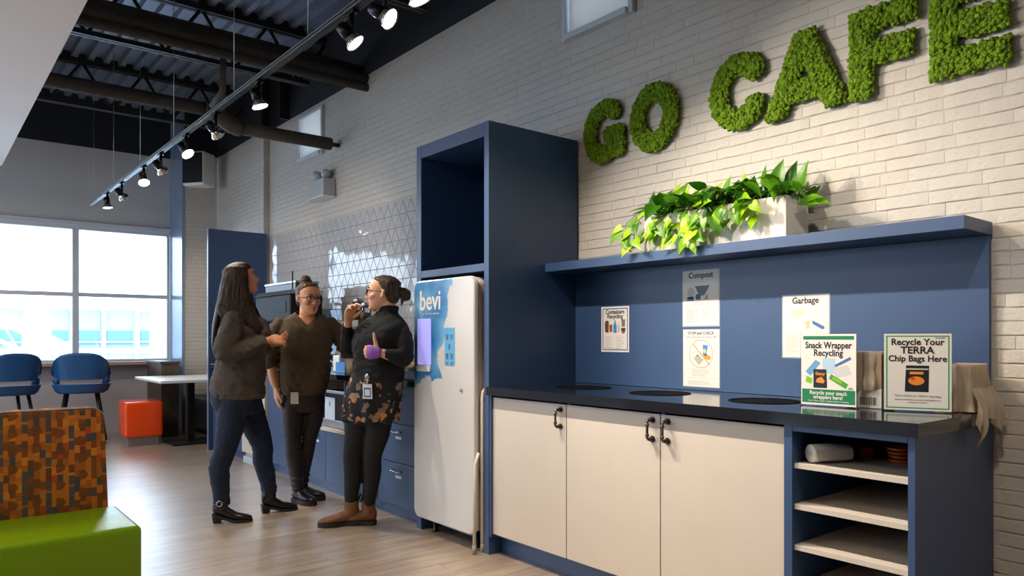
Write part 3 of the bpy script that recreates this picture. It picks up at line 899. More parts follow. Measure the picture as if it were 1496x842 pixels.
for which in ('snack', 'chip'):
    if which == 'snack':
        t, lean = stand_sign('snack_wrapper_sign', 'clear holder with green banded snack wrapper recycling sign', (2.775, 1.578), (2.79, 1.356), 0.0)
    else:
        t, lean = stand_sign('chip_bag_sign', 'clear holder with green bordered chip bag recycling sign near counter corner', (2.80, 1.265), (2.885, 1.058), 0.0)
    stand_build(t, 0)
    sh = MB().box(-.108, .108, -.0012, 0, .004, .284).build('sheet', M['paper'], t)
    if which == 'snack':
        pr(t, 'green_band', M['green_ink'], -.1, .1, .262, .276)
        serif(t, 'Snack Wrapper', .036, 0, .228, .8); serif(t, 'Recycling', .036, 0, .198, .85)
        pr(t, 'green_band', M['green_ink'], -.104, .104, .012, .066)
        text('lettering', 'Recycle your snack', .021, M['paper'], t, (0, PT-.0003, .046), TX, bold=.0004, sx=.9)
        text('lettering', 'wrappers here!', .021, M['paper'], t, (0, PT-.0003, .029), TX, bold=.0004, sx=.9)
        text('lettering', 'Note: Please empty wrappers before recycling', .0085, M['paper'], t, (0, PT-.0003, .018), TX)
        poly(t, 'blue_wrapper_picture', ink('ink_sky2', 100, 160, 205), [(-.09,.135),(-.07,.118),(-.03,.17),(-.05,.182)])
        poly(t, 'snack_pouch_picture', ink('ink_palesky', 176, 208, 232), [(-.02,.13),(.028,.13),(.026,.19),(-.022,.188)])
        poly(t, 'bar_picture', M['blue_ink'], [(.025,.163),(.03,.155),(.09,.186),(.085,.196)], PT-.0002)
        poly(t, 'clear_bag_picture', ink('ink_palegrey', 206, 206, 208), [(.02,.15),(.075,.165),(.09,.13),(.03,.112)], PT-.0001)
        poly(t, 'black_chip_bag_picture', M['ink'], [(-.058,.072),(-.004,.072),(-.006,.145),(-.058,.145)], PT-.0003)
        text('lettering', 'Stacy', .018, ink('ink_orange', 236, 150, 60), t, (-.031, PT-.0006, .122), TX, bold=.0004)
        poly(t, 'chips_picture', ink('ink_chip', 232, 140, 50), [(-.048,.093),(-.018,.09),(-.012,.1),(-.026,.116),(-.044,.108)], PT-.0006)
        poly(t, 'green_cube_picture', ink('ink_lime', 130, 190, 30), [(-.09,.094),(-.066,.086),(-.062,.108),(-.086,.118)])
        poly(t, 'granola_bar_picture', ink('ink_green2', 70, 160, 50), [(.003,.11),(.068,.072),(.078,.09),(.012,.128)], PT-.0002)
        poly(t, 'granola_print', ink('ink_lime', 130, 190, 30), [(.015,.108),(.05,.09),(.056,.1),(.02,.118)], PT-.0005)
        text('lettering', 'GO', .012, M['ink'], t, (.088, PT, .069), TX)
    else:
        bd = MB()
        for (a, b, c, d) in ((-.101,-.097,.011,.277), (.097,.101,.011,.277), (-.101,.101,.011,.015), (-.101,.101,.273,.277)): bd.box(a, b, PT, -0.0012, c, d)
        bd.build('border', ink('ink_green3', 40, 160, 100), t)
        serif(t, 'Recycle Your', .033, 0, .243, .95); serif(t, 'TERRA', .036, 0, .212, 1.0); serif(t, 'Chip Bags Here', .031, 0, .183, .95)
        text('lettering', 'GO CAFE', .007, M['ink'], t, (.072, PT, .266), TX)
        poly(t, 'chip_bag_picture', M['ink'], [(-.04,.072),(.036,.072),(.038,.168),(-.036,.168)])
        poly(t, 'bag_seal_picture', ink('ink_pale', 190, 186, 178), [(-.036,.152),(.036,.152),(.036,.158),(-.036,.158)], PT-.0002)
        poly(t, 'bag_label_picture', ink('ink_orange', 236, 150, 60), [(-.024,.136),(.02,.136),(.02,.145),(-.024,.145)], PT-.0002)
        poly(t, 'chips_picture', ink('ink_chip', 232, 140, 50), ell(-.003, .112, .026, .016), PT-.0002)
        poly(t, 'red_chip_picture', ink('ink_red', 205, 70, 30), ell(-.014, .12, .008, .006, 8), PT-.0004)
        text('fine_print', 'This is ONLY for TERRA chip bags', .0105, M['ink_grey'], t, (0, PT, .054), TX)
        text('fine_print', 'Please do NOT place any other snack bag here or', .0072, M['ink_grey'], t, (0, PT, .041), TX)
        text('fine_print', 'wrappers in the box', .0072, M['ink_grey'], t, (0, PT, .032), TX)

# crumpled liner bags -------------------------------------------------
def bag_mat():
    m = bpy.data.materials.new('translucent_liner'); m.use_nodes = True
    nt = m.node_tree; N = nt.nodes; L = nt.links; P = N['Principled BSDF']
    P.inputs['Base Color'].default_value = srgb(202, 188, 168); P.inputs['Roughness'].default_value = 0.35
    P.inputs['Transmission Weight'].default_value = 0.0
    tr_ = N.new('ShaderNodeBsdfTransparent'); tr_.inputs[0].default_value = srgb(226, 208, 184)
    mx = N.new('ShaderNodeMixShader'); mx.inputs[0].default_value = 0.3
    L.new(P.outputs[0], mx.inputs[1]); L.new(tr_.outputs[0], mx.inputs[2]); L.new(mx.outputs[0], N['Material Output'].inputs['Surface'])
    return m
M['bag'] = bag_mat()
def crumpled(name, x0, x1, y0, y1, z0, z1, flare, seed, parent, drop=None):
    """bag folded over the rim of a bin; falls outside with pleats"""
    n, rows = 72, 16
    cx_, cy_ = (x0+x1)/2, (y0+y1)/2; hx, hy = (x1-x0)/2, (y1-y0)/2
    R = []
    for k in range(rows+1):
        u = k/rows; ring = []
        for i in range(n):
            a = 2*pi*i/n
            c, s_ = cos(a), sin(a)
            q = (abs(c)**4 + abs(s_)**4)**-0.25
            pl = 0.010*sin(9*a + 3*sin(a*2+seed)) + 0.007*sin(17*a+seed*2) + 0.012*noise.noise(Vector((c*3+seed, s_*3, u*3)))
            e = 1 + flare*u**2
            dz = 0.0
            if drop: dz = drop(a, u)
            ring.append((cx_ + q*c*hx*e + c*pl*(.3+u), cy_ + q*s_*hy*e + s_*pl*(.3+u), z1 - (z1-z0)*u - dz + 0.006*noise.noise(Vector((c*5, s_*5, seed)))))
        R.append(ring)
    inner = []
    for k in range(5):
        u = k/4
        inner.append([(cx_ + (p[0]-cx_)*(0.96-0.05*u), cy_ + (p[1]-cy_)*(0.96-0.05*u), z1 + 0.004*(1-u) - u*0.09) for p in R[0]])
    mb = MB(); mb.smooth = True
    mb.rings(list(reversed(inner)) + R, True, False)
    return mb.build(name, M['bag'], parent)
t = empty('cardboard_bin', (2.90, 1.34, 0.931), 0, 'white and brown cardboard box lined with a clear brown bag between signs', 'bin')
MB().box(-0.055, 0.055, -0.05, 0.085, 0, 0.075).build('box', M['paper'], t, bevel=0.002)
MB().box(-0.054, 0.054, -0.049, 0.084, 0.0755, 0.205).build('upper_box', M['card'], t, bevel=0.002)
bc = MB()
for f_, sgn in (('x', -1), ('y', -1)):
    u = -0.03
    while u < 0.028:
        w_ = rl.uniform(.0015, .004)
        if f_ == 'x': bc.box(-0.0565, -0.0555, u, u+w_, 0.012, 0.042)
        else: bc.box(u, u+w_, -0.0515, -0.0505, 0.012, 0.042)
        u += w_ + rl.uniform(.0015, .004)
bc.build('barcode', M['ink'], t)
crumpled('bag_liner', -0.062, 0.062, -0.058, 0.093, 0.07, 0.212, 0.06, 1.3, t)
t = empty('lined_bin', (3.018, 1.075, 0.931), 0, 'small bin under a crumpled brown bag hanging over the counter end', 'bin')
MB().box(-0.08, 0.085, -0.055, 0.055, 0, 0.155).build('box', M['card'], t, bevel=0.003)
def dr(a, u):
    s_ = sin(a)
    tail = max(0, -s_)**2 * (0.05 + 0.06*max(0, cos(a*1.0+2.2))**3 + 0.035*max(0, sin(a*6))**2)
    return tail * u**2
crumpled('bag_liner', -0.088, 0.092, -0.064, 0.064, 0.004, 0.170, 0.06, 4.1, t, None)
# pointed hem of the bag hanging past the counter end
def hem_pts():
    mb = MB(); mb.smooth = True; n = 40
    rows = []
    for r in range(9):
        u = r/8; ring = []
        for i in range(n):
            v = i/(n-1); x = -0.10 + 0.19*v + (-0.06*(1-v) + .03*v)*u
            tip = 0.115*max(0, 1-abs(v-0.17)*5.5) + 0.07*max(0, 1-abs(v-0.85)*4) + 0.02
            y = -0.068 - 0.030*min(1, u*2) - 0.008*sin(v*26)*(0.5+u) - 0.005*noise.noise(Vector((v*8, u*4, 2)))
            ring.append((x, y, 0.09 - (0.09+tip)*u))
        rows.append(ring)
    mb.rings(rows, False, False)
    return mb
hem_pts().build('bag_hem', M['bag'], t)

# things in the open shelf bay
t = empty('liner_roll', (2.602, 1.368, 0.7805), 0, 'white roll of bin liners on the top open shelf', 'roll')
t.rotation_euler = (0, 0, radians(-25))
MB().lathe([(0.010, -0.08), (0.030, -0.08), (0.0335, -0.077), (0.0335, 0.077), (0.030, 0.08), (0.010, 0.08), (0.010, -0.08)], (0, 0, 0), 28, axis='x').build('roll', M['roll'], t, fix=True)
mb = MB(); mb.smooth = True
mb.rings([[(x, 0.0335*cos(a)*k, 0.0338*sin(a)*k) for x in (-0.075, 0, 0.075)] for a, k in ((2.6, 1), (2.9, 1.02), (3.3, 1.08), (3.7, 1.16))], False, False)
mb.build('loose_flap', M['roll'], t)
t = empty('orange_tub', (2.84, 1.345, 0.7465), 0, 'small orange tub at the back of the top open shelf', 'tub')
MB().lathe([(0.030, 0.0), (0.036, 0.03), (0.034, 0.03), (0.028, 0.003), (0, 0.003)], (0, 0, 0), 24).build('bowl', M['orange_dark'], t)
MB().lathe([(0.038, 0.03), (0.038, 0.036), (0.0, 0.040)], (0, 0, 0), 24).build('lid', M['orange_dark'], t)
for k in range(4):
    tag(MB().lathe([(0.035, 0.0), (0.046, 0.012), (0.044, 0.012), (0.033, 0.002), (0, 0.002)], (2.80 + 0.003*(k % 2), 1.20 + 0.002*k, 0.7465 + 0.0135*k), 20).build('orange_dish', M['orange_dark']),
        ('bottom', 'second lowest', 'second highest', 'topmost')[k] + ' orange dish of the small nested stack on the top open shelf', 'dish', 'nested orange dishes')

# ================================================================= moss letters
M['moss'] = mat('preserved_moss', srgb(112, 148, 6), 0.9, nscale=45, namt=0.45, bump=1.0, bscale=160)
M['moss_back'] = mat('moss_board', srgb(58, 84, 12), 0.9)
ico = bmesh.new(); bmesh.ops.create_icosphere(ico, subdivisions=2, radius=1.0)
ICO_V = [v.co.copy() for v in ico.verts]; ICO_F = [tuple(v.index for v in f.verts) for f in ico.faces]; ico.free()
def arc(cx_, cy_, rx, ry, a0, a1, n=14): return [(cx_+rx*cos(radians(a0+(a1-a0)*k/n)), cy_+ry*sin(radians(a0+(a1-a0)*k/n))) for k in range(n+1)]
HL = 0.385; q = 0.057
def letter(ch, w):
    r = q
    if ch == 'O': return [arc(w/2, HL/2, w/2-r, HL/2-r, 0, 360, 24)]
    if ch == 'C': return [arc(w/2, HL/2, w/2-r, HL/2-r, 40, 320, 18)]
    if ch == 'G': return [arc(w/2, HL/2, w/2-r, HL/2-r, 48, 330, 18), [(w-r-.005, .08), (w-r-.005, .165)], [(w*.62, .165), (w-r-.005, .165)]]
    if ch == 'A': return [[(r*.9, r*.8), (w/2-.012, HL-r*.85)], [(w/2+.012, HL-r*.85), (w-r*.9, r*.8)], [(w*.27, .115), (w*.73, .115)]]
    if ch == 'F': return [[(r, r*.8), (r, HL-r)], [(r, HL-r*.95), (w-r*.8, HL-r*.95)], [(r, .185), (w-r*1.1, .185)]]
    if ch == 'E': return [[(r, r), (r, HL-r)], [(r, HL-r*.95), (w-r*.8, HL-r*.95)], [(r, HL/2), (w-r*.9, HL/2)], [(r, r*.95), (w-r*.7, r*.95)]]
def segd(p, a, b):
    ax, ay = b[0]-a[0], b[1]-a[1]; L = ax*ax+ay*ay
    t_ = 0 if L == 0 else max(0, min(1, ((p[0]-a[0])*ax+(p[1]-a[1])*ay)/L))
    return math.hypot(p[0]-a[0]-t_*ax, p[1]-a[1]-t_*ay)
def boxd(p, a, b):
    L = math.hypot(b[0]-a[0], b[1]-a[1]); ux, uy = (b[0]-a[0])/L, (b[1]-a[1])/L
    al = (p[0]-a[0])*ux + (p[1]-a[1])*uy; pe = abs(-(p[0]-a[0])*uy + (p[1]-a[1])*ux)
    return max(pe, -al, al-L)
mr = random.Random(9)
def moss_letter(ch, y_left, y_right, label, z0=2.213):
    w = y_left - y_right
    st = letter(ch, w)
    t = empty('moss_letter', (XW-0.006, y_left, z0), 0, label, 'letter', None)
    half = q; square = ch in 'AFE'; dist = boxd if square else segd
    bk = MB()
    for s in st:
        for a, b in zip(s[:-1], s[1:]):
            d = math.hypot(b[0]-a[0], b[1]-a[1]) or 1
            nx, ny = -(b[1]-a[1])/d*(half-.012), (b[0]-a[0])/d*(half-.012)
            bk.prism([(a[0]+nx, a[1]+ny), (a[0]-nx, a[1]-ny), (b[0]-nx, b[1]-ny), (b[0]+nx, b[1]+ny)], 0, -0.024, lambda u, v, h: (h, -u, v))
        for a in (s[0], s[-1]):
            bk.prism(ell(a[0], a[1], half-.012, half-.012, 12), 0, -0.024, lambda u, v, h: (h, -u, v))
    bk.build('backing', M['moss_back'], t, fix=True)
    mo = MB(); mo.smooth = True
    g = 0.0115; u = -0.01
    thin = {'G': .053, 'O': .055}.get(ch, .056)
    while u < w + 0.01:
        v = -0.01
        while v < HL + 0.01:
            p = (u + mr.uniform(-.004, .004), v + mr.uniform(-.004, .004))
            dd = min(dist(p, a, b) for s in st for a, b in zip(s[:-1], s[1:]))
            if square and not (.004 < p[1] < HL - .004): dd = 1
            if dd < thin - 0.004:
                r = mr.uniform(0.0075, 0.0125); dep = -0.026 - mr.uniform(0, .012) + 0.014*max(0, (dd-0.03)/0.02)
                R3 = Matrix.Rotation(mr.uniform(0, 6), 3, 'X')
                sq = (mr.uniform(.8, 1.1), mr.uniform(.8, 1.2), mr.uniform(.8, 1.2)); ph = mr.uniform(0, 50)
                vs = []
                for c in ICO_V:
                    k = 1 + 0.28*noise.noise(c*2.3 + Vector((ph, 0, 0)))
                    c2 = R3 @ Vector((c.x*sq[0]*r*k, c.y*sq[1]*r*k, c.z*sq[2]*r*k))
                    vs.append((dep + c2.x, -p[0] + c2.y, p[1] + c2.z))
                mo.add(vs, ICO_F)
            v += g
        u += g
    tag(mo.build('moss', M['moss'], t), kind='stuff')
moss_letter('G', 3.186, 2.838, 'green moss letter G, leftmost of the wall lettering')
moss_letter('O', 2.818, 2.470, 'green moss letter O right of the G')
moss_letter('C', 2.281, 1.936, 'green moss letter C above the potted plant')
moss_letter('A', 1.950, 1.580, 'green moss letter A above the potted plant')
moss_letter('F', 1.566, 1.285, 'green moss letter F right of the A')
moss_letter('E', 1.240, 0.962, 'green moss letter E, rightmost and cut by the photo edge')

# ================================================================= potted pothos on the shelf
t = empty('potted_plant', (3.03, 2.135, 1.6375), 0, 'trailing lime green leafy plant in a long white planter on navy shelf', 'plant')
M['planter'] = mat('planter_white', srgb(222, 216, 208), 0.45, nscale=5, namt=0.01)
HLn = 0.398
mb = MB(); o_ = [(-0.095,-HLn),(0.09,-HLn),(0.09,HLn),(-0.095,HLn)]; i_ = [(-0.087,-HLn+.008),(0.082,-HLn+.008),(0.082,HLn-.008),(-0.087,HLn-.008)]
mb.rings([[(x, y, z) for x, y in P_] for P_, z in ((o_, 0), (o_, 0.183), (i_, 0.183), (i_, 0.14))], True, False)
mb.add([(x, y, 0) for x, y in o_], [(3,2,1,0)])
mb.build('planter_box', M['planter'], t, bevel=0.0015)
MB().box(-0.087, 0.082, -HLn+.008, HLn-.008, 0.13, 0.15).build('soil', M['soil'], t)
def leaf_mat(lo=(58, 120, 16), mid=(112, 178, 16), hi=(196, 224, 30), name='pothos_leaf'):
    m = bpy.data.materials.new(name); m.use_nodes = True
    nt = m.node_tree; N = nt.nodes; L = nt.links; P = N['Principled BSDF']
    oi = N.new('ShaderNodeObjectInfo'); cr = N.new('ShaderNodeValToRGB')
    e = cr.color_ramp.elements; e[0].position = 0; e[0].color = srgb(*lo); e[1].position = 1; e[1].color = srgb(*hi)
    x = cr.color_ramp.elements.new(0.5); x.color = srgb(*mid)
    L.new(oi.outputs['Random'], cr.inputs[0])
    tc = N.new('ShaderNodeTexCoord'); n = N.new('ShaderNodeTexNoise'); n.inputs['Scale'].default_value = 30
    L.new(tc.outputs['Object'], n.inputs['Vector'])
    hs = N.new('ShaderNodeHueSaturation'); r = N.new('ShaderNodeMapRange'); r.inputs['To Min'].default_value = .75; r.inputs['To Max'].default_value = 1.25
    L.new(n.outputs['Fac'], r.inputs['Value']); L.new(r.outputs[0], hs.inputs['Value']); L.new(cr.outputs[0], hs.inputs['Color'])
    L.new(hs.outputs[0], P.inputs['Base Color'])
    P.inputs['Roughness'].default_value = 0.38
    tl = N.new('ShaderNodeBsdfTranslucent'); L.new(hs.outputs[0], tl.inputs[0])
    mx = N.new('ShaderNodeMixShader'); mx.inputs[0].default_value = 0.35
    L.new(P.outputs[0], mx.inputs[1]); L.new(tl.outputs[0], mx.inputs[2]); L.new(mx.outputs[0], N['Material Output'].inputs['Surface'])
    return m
M['leaf'] = leaf_mat(); M['stem'] = mat('green_stem', srgb(96, 140, 34), 0.5)
def leaf_mesh(seed):
    rr_ = random.Random(seed)
    # heart outline, tip along +x ; length 1
    half = [(0.0, 0.0), (-0.06, 0.13), (-0.03, 0.27), (0.08, 0.36), (0.24, 0.385), (0.42, 0.33), (0.60, 0.235), (0.78, 0.125), (0.90, 0.05), (1.0, 0.0)]
    bend = rr_.uniform(0.15, 0.42); cup = rr_.uniform(0.25, 0.55); tw = rr_.uniform(-.25, .25)
    vs, fs = [], []
    mid = [(0.0, 0), (0.02, 0), (0.06, 0), (0.14, 0), (0.26, 0), (0.42, 0), (0.60, 0), (0.78, 0), (0.90, 0), (1.0, 0)]
    def P3(x, y):
        z = -bend*x*x + cup*abs(y)*0.8 - 0.5*y*y + tw*x*y
        return (x, y, z)
    n = len(half)
    for x, _ in mid: vs.append(P3(x, 0))
    for x, y in half: vs.append(P3(x*0.5 + mid[half.index((x, y))][0]*0.5, y*0.5))
    for x, y in half: vs.append(P3(x, y))
    for x, y in half: vs.append(P3(x*0.5 + mid[half.index((x, y))][0]*0.5, -y*0.5))
    for x, y in half: vs.append(P3(x, -y))
    for i in range(n-1):
        for a, b in ((0, n), (n, 2*n)): fs.append((a+i, a+i+1, b+i+1, b+i))
        for a, b in ((0, 3*n), (3*n, 4*n)): fs.append((a+i, b+i, b+i+1, a+i+1))
    me = bpy.data.meshes.new('leaf'); me.from_pydata(vs, [], fs)
    for p in me.polygons: p.use_smooth = True
    me.validate(); me.materials.append(M['leaf']); return me
leaves = [leaf_mesh(k) for k in range(7)]
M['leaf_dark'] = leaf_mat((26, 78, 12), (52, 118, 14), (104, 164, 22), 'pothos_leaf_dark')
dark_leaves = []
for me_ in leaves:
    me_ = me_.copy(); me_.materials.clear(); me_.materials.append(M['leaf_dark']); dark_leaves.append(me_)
pr_ = random.Random(33)
stems = MB()
def add_leaf(p, d, nrm, L, dark=False):
    """p base point local, d direction of the tip, nrm upper side"""
    d = Vector(d).normalized(); nrm = Vector(nrm); nrm = (nrm - d*nrm.dot(d)).normalized(); s_ = nrm.cross(d)
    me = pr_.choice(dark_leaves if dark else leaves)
    Mx = Matrix((d, s_, nrm)).transposed().to_4x4(); Mx.translation = Vector(p)
    Mx = Mx @ Matrix.Scale(L, 4) @ Matrix.Diagonal((1, pr_.uniform(.68, .95), 1, 1))
    for v in me.vertices:
        q_ = Mx @ v.co
        if q_.x > 0.122 or (q_.z < 0.004 and q_.x > -0.148): return
    put('leaf', me, t).matrix_local = Mx
def stem(a, b, sag=0.0, r=0.0018):
    a, b = Vector(a), Vector(b); m_ = (a+b)/2 + Vector((0, 0, sag))
    stems.tube([a, (a+m_)/2 + Vector((0,0,sag*.25)), m_, (m_+b)/2 + Vector((0,0,sag*.25)), b], r, 5)
# bushy top
for k in range(170):
    y = pr_.uniform(-0.44, 0.42); u = pr_.random()
    base = Vector((pr_.uniform(-.05, .04), y*0.88, 0.15))
    spread = pr_.uniform(-0.12, 0.09)
    h = pr_.uniform(0.05, 0.125) * (1.0 if abs(y) < .35 else .8)
    tip = base + Vector((spread, (y*0.10) + pr_.uniform(-.05, .05), h))
    stem(base, tip, 0.01)
    az = pr_.uniform(-pi, pi)
    if pr_.random() < 0.62: az = pi + pr_.uniform(-1.1, 1.1)
    el_ = pr_.uniform(-0.7, 0.75)
    d = Vector((cos(az)*cos(el_), sin(az)*cos(el_), sin(el_)))
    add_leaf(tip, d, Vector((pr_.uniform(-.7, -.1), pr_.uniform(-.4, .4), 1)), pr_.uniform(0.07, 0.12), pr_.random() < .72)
# upright pointed leaves along the back
for k in range(16):
    y = -0.40 + 0.80*k/15 + pr_.uniform(-.02, .02)
    tip = Vector((pr_.uniform(-.03, .03), y, 0.24 + pr_.uniform(-.02, .03)))
    stem((0, y*.95, .15), tip, 0)
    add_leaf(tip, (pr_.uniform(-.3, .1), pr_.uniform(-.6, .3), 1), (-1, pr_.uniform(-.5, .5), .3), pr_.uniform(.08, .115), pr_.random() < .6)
# strands trailing over the front; (y, bottom z, x)
for (y, zb, nl) in ((0.39, -0.01, 5), (0.24, 0.05, 3), (0.15, 0.01, 5), (0.09, -0.02, 6), (0.03, -0.045, 6), (-0.03, 0.02, 4), (0.45, 0.0, 5), (-0.10, 0.07, 3), (-0.18, 0.07, 2), (-0.26, 0.11, 1)):
    xf = -0.150 - pr_.uniform(0, .02)
    p0 = Vector((-0.06, y, 0.16)); p1 = Vector((-0.105, y, 0.20)); p2 = Vector((xf, y + .01, 0.15)); p3 = Vector((xf, y + pr_.uniform(-.02, .05), zb + 0.04))
    stems.tube([p0, p1, p2, p3], 0.002, 5)
    for j in range(nl):
        f = (j + .6)/nl; p = p2.lerp(p3, f)
        sd = pr_.choice((-1, 1))
        q_ = p + Vector((-.012, sd*.02, .004)); stem(p, q_, 0, .0014)
        add_leaf(q_, (-.35, sd*pr_.uniform(.1, .9), -1*pr_.uniform(.4, 1.1)), (-1, pr_.uniform(-.3, .3), .35), pr_.uniform(.055, .095))
# leaves spilling over the front rim
for k in range(24):
    y = pr_.uniform(-0.30, 0.40); tip = Vector((pr_.uniform(-.15, -.105), y, pr_.uniform(.10, .20)))
    stem((-.07, y, .16), tip, .03)
    add_leaf(tip, (-.6, pr_.uniform(-.8, .8), pr_.uniform(-.9, .2)), (-.8, pr_.uniform(-.4, .4), .6), pr_.uniform(.065, .10))
# left and right ends
for k in range(13):
    s_ = 1 if k < 8 else -1
    y = s_*0.385; tip = Vector((pr_.uniform(-.13, .02), s_*(0.43 + pr_.uniform(0, .06)), pr_.uniform(.0 if s_ > 0 else .14, .19)))
    stem((pr_.uniform(-.05, .0), y, .16), tip, .03)
    add_leaf(tip, (pr_.uniform(-.5, .1), s_*.8, pr_.uniform(-.9, .3)), (-.8, 0, .7), pr_.uniform(.06, .095))
add_leaf((-0.165, 0.04, 0.035), (-.1, -.1, -1), (-1, .2, .1), .085)
stems.tube([(-0.10, 0.05, .18), (-.15, .045, .15), (-0.165, 0.04, 0.035)], .0018, 5)
tag(stems.build('stems', M['stem'], t))

# ================================================================= track light
XT = 1.62; ZTR = 2.765
t = empty('track_rail', (XT, 5.0, ZTR), 0, 'long black suspended lighting track running along the room', 'track')
MB().box(-0.019, 0.019, -5.6, 4.8, -0.016, 0.016).build('rail', M['track'], t, bevel=0.002)
MB().box(-0.0205, -0.019, -5.6, 4.8, -0.012, -0.004).box(-0.0205, -0.019, -5.6, 4.8, 0.005, 0.013).build('rail_edge', M['alu'], t)
MB().box(-0.012, 0.012, -5.6, 4.8, -0.0175, -0.016).build('conductor_slot', M['black_plastic'], t)
for y in (9.632, 8.552, 7.397, 6.279, 4.858, 3.704, 2.3, 0.9):
    MB().tube([(0, y-5.0, 0.016), (0, y-5.0, ZD-ZTR-0.002)], 0.0028, 6).build('suspension_wire', M['alu'], t)
def track_head(y, aim, label, power, lit=True, spot=75, blend=.55):
    """aim : point the lamp looks at"""
    piv = Vector((XT, y, 2.645))
    t = empty('spotlight', piv, 0, label, 'spotlight', 'spotlights on the track')
    MB().box(-0.017, 0.017, -0.045, 0.045, 0.088, 0.1035).build('adapter', M['track'], t, bevel=0.002)
    MB().tube([(0, 0, 0.09), (0, 0, -0.005)], 0.012, 10).build('yoke', M['track'], t)
    d = (Vector(aim) - piv).normalized()
    rot = d.to_track_quat('-Z', 'Y').to_euler()
    # lamp holder: slim back can, flared chrome ring, glowing lens
    hd = MB().lathe([(0.0, 0.085), (0.026, 0.083), (0.030, 0.078), (0.030, 0.03), (0.026, 0.02)], (0, 0, 0), 20).build('lamp_can', M['track'], t, None, 0, rot)
    hd.location = -d*0.0 + Vector((0, 0, -0.025))
    MB().lathe([(0.028, 0.018), (0.035, 0.0), (0.047, -0.02), (0.050, -0.03), (0.047, -0.031), (0.044, -0.024)], (0, 0, 0), 24).build('reflector_ring', M['chrome'], hd)
    MB().lathe([(0.0, -0.0265), (0.0445, -0.0262), (0.0445, -0.0245), (0, -0.0245)], (0, 0, 0), 24).build('lens', M['lens'] if lit else M['glass'], hd)
    if lit:
        l = bpy.data.lights.new('spotlight_lamp', 'SPOT'); l.energy = power; l.color = (1.0, 0.85, 0.68)
        l.spot_size = radians(spot); l.spot_blend = blend; l.shadow_soft_size = 0.022
        o = bpy.data.objects.new('spotlight_lamp', l); COL.objects.link(o)
        o.location = piv + Vector((0, 0, -0.025)) + d*0.034
        o.rotation_euler = rot
K = 0.60
track_head(8.864, (1.9, 8.6, 0.0), 'farthest spotlight at the window end of the track, pointing down', 40*K)
track_head(8.165, (3.0, 9.2, 1.4), 'second spotlight from the window end, turned to the wall', 60*K)
track_head(7.268, (1.6, 5.6, 0.2), 'third spotlight from the window end, lens facing the room', 60*K)
track_head(6.677, (3.1, 7.8, 1.5), 'fourth spotlight from the window end, turned to the wall', 35*K)
track_head(5.938, (2.5, 4.4, 0.7), 'spotlight in front of the corner speaker, tilted to the people', 110*K, spot=70)
track_head(5.234, (3.1, 6.3, 1.7), 'spotlight left of the pipe elbow, turned to the tiles', 35*K)
track_head(4.419, (2.35, 3.9, 0.0), 'spotlight by the pipe elbow shining down to the floor', 130*K, spot=64)
track_head(3.204, (3.0, 2.1, 0.6), 'second brightest spotlight near the top of the photo', 170*K, spot=95)
track_head(2.884, (3.1, 0.75, 0.8), 'bright tilted spotlight near the top edge of the photo', 190*K, spot=95)
track_head(2.616, (2.5, 2.0, 0.2), 'spotlight cut by the top edge of the photo', 100*K, spot=80)
track_head(1.9, (3.1, 0.95, 0.9), 'spotlight on the near track part above the photo', 80*K, spot=90)
track_head(0.6, (2.75, 1.5, 0.5), 'nearest spotlight on the track, out of the photo', 75*K, spot=90)

# housings for the added fill lamps, out of frame
for i, (x, y, watts) in enumerate(FILL_LAMPS):
    t = empty('fill_lamp', (x, y, 2.96), 0, 'added flat fill lamp out of view, %s' % ('farthest left of the camera', 'above the green sofa', 'between sofa and window', 'nearest the window')[i], 'lamp')
    if x > 0.72: MB().tube([(0, 0, 0.03), (0, 0, 1.2)], 0.004, 6).build('wire', M['alu'], t)
    MB().box(-0.58, 0.58, -0.28, 0.28, 0.001, 0.035).build('housing', M['white_plastic'], t)

# wall speaker in the corner
t = empty('wall_speaker', (2.69, 9.58, 3.09), radians(-52), 'white boxy speaker with black grille high in the far brick corner', 'speaker')
MB().prism([(-0.15, 0.0), (0.15, 0.0), (0.15, 0.24), (0.04, 0.24), (-0.15, 0.12)], 0.0, 0.42, lambda u, v, h: (u, v, h)).build('cabinet', M['white_plastic'], t, bevel=0.02, fix=True)
MB().box(-0.135, 0.135, -0.012, -0.001, 0.03, 0.40).build('grille', M['black_plastic'], t, bevel=0.004)
MB().box(-0.03, 0.03, 0.1, 0.27, 0.42, 0.46).build('bracket', M['black_plastic'], t)

# emergency light
t = empty('emergency_light', (3.163, 6.75, 2.56), 0, 'small grey emergency light with two lamps on the brick wall', 'emergency light')
g_ = mat('light_grey_plastic', srgb(176, 182, 188), .5)
MB().box(-0.13, -0.002, -0.16, 0.16, 0.0, 0.17).build('battery_box', g_, t, bevel=0.006)
MB().box(-0.15, 0.0, -0.19, 0.19, -0.012, -0.001).build('base_rim', M['white_plastic'], t, bevel=0.003)
for s_, a in ((-0.09, -25), (0.07, 25)):
    o = MB().lathe([(0.0, 0.05), (0.03, 0.05), (0.045, 0.0), (0.05, -0.04), (0.044, -0.042), (0.0, -0.02)], (0, 0, 0), 20).build('lamp_head', g_, t, (-0.07, s_, 0.225))
    o.rotation_euler = (radians(90+a*.4), radians(-62), radians(a))
    MB().tube([(-0.06, s_, 0.171), (-0.06, s_, 0.20)], 0.012, 8).build('neck', g_, t)

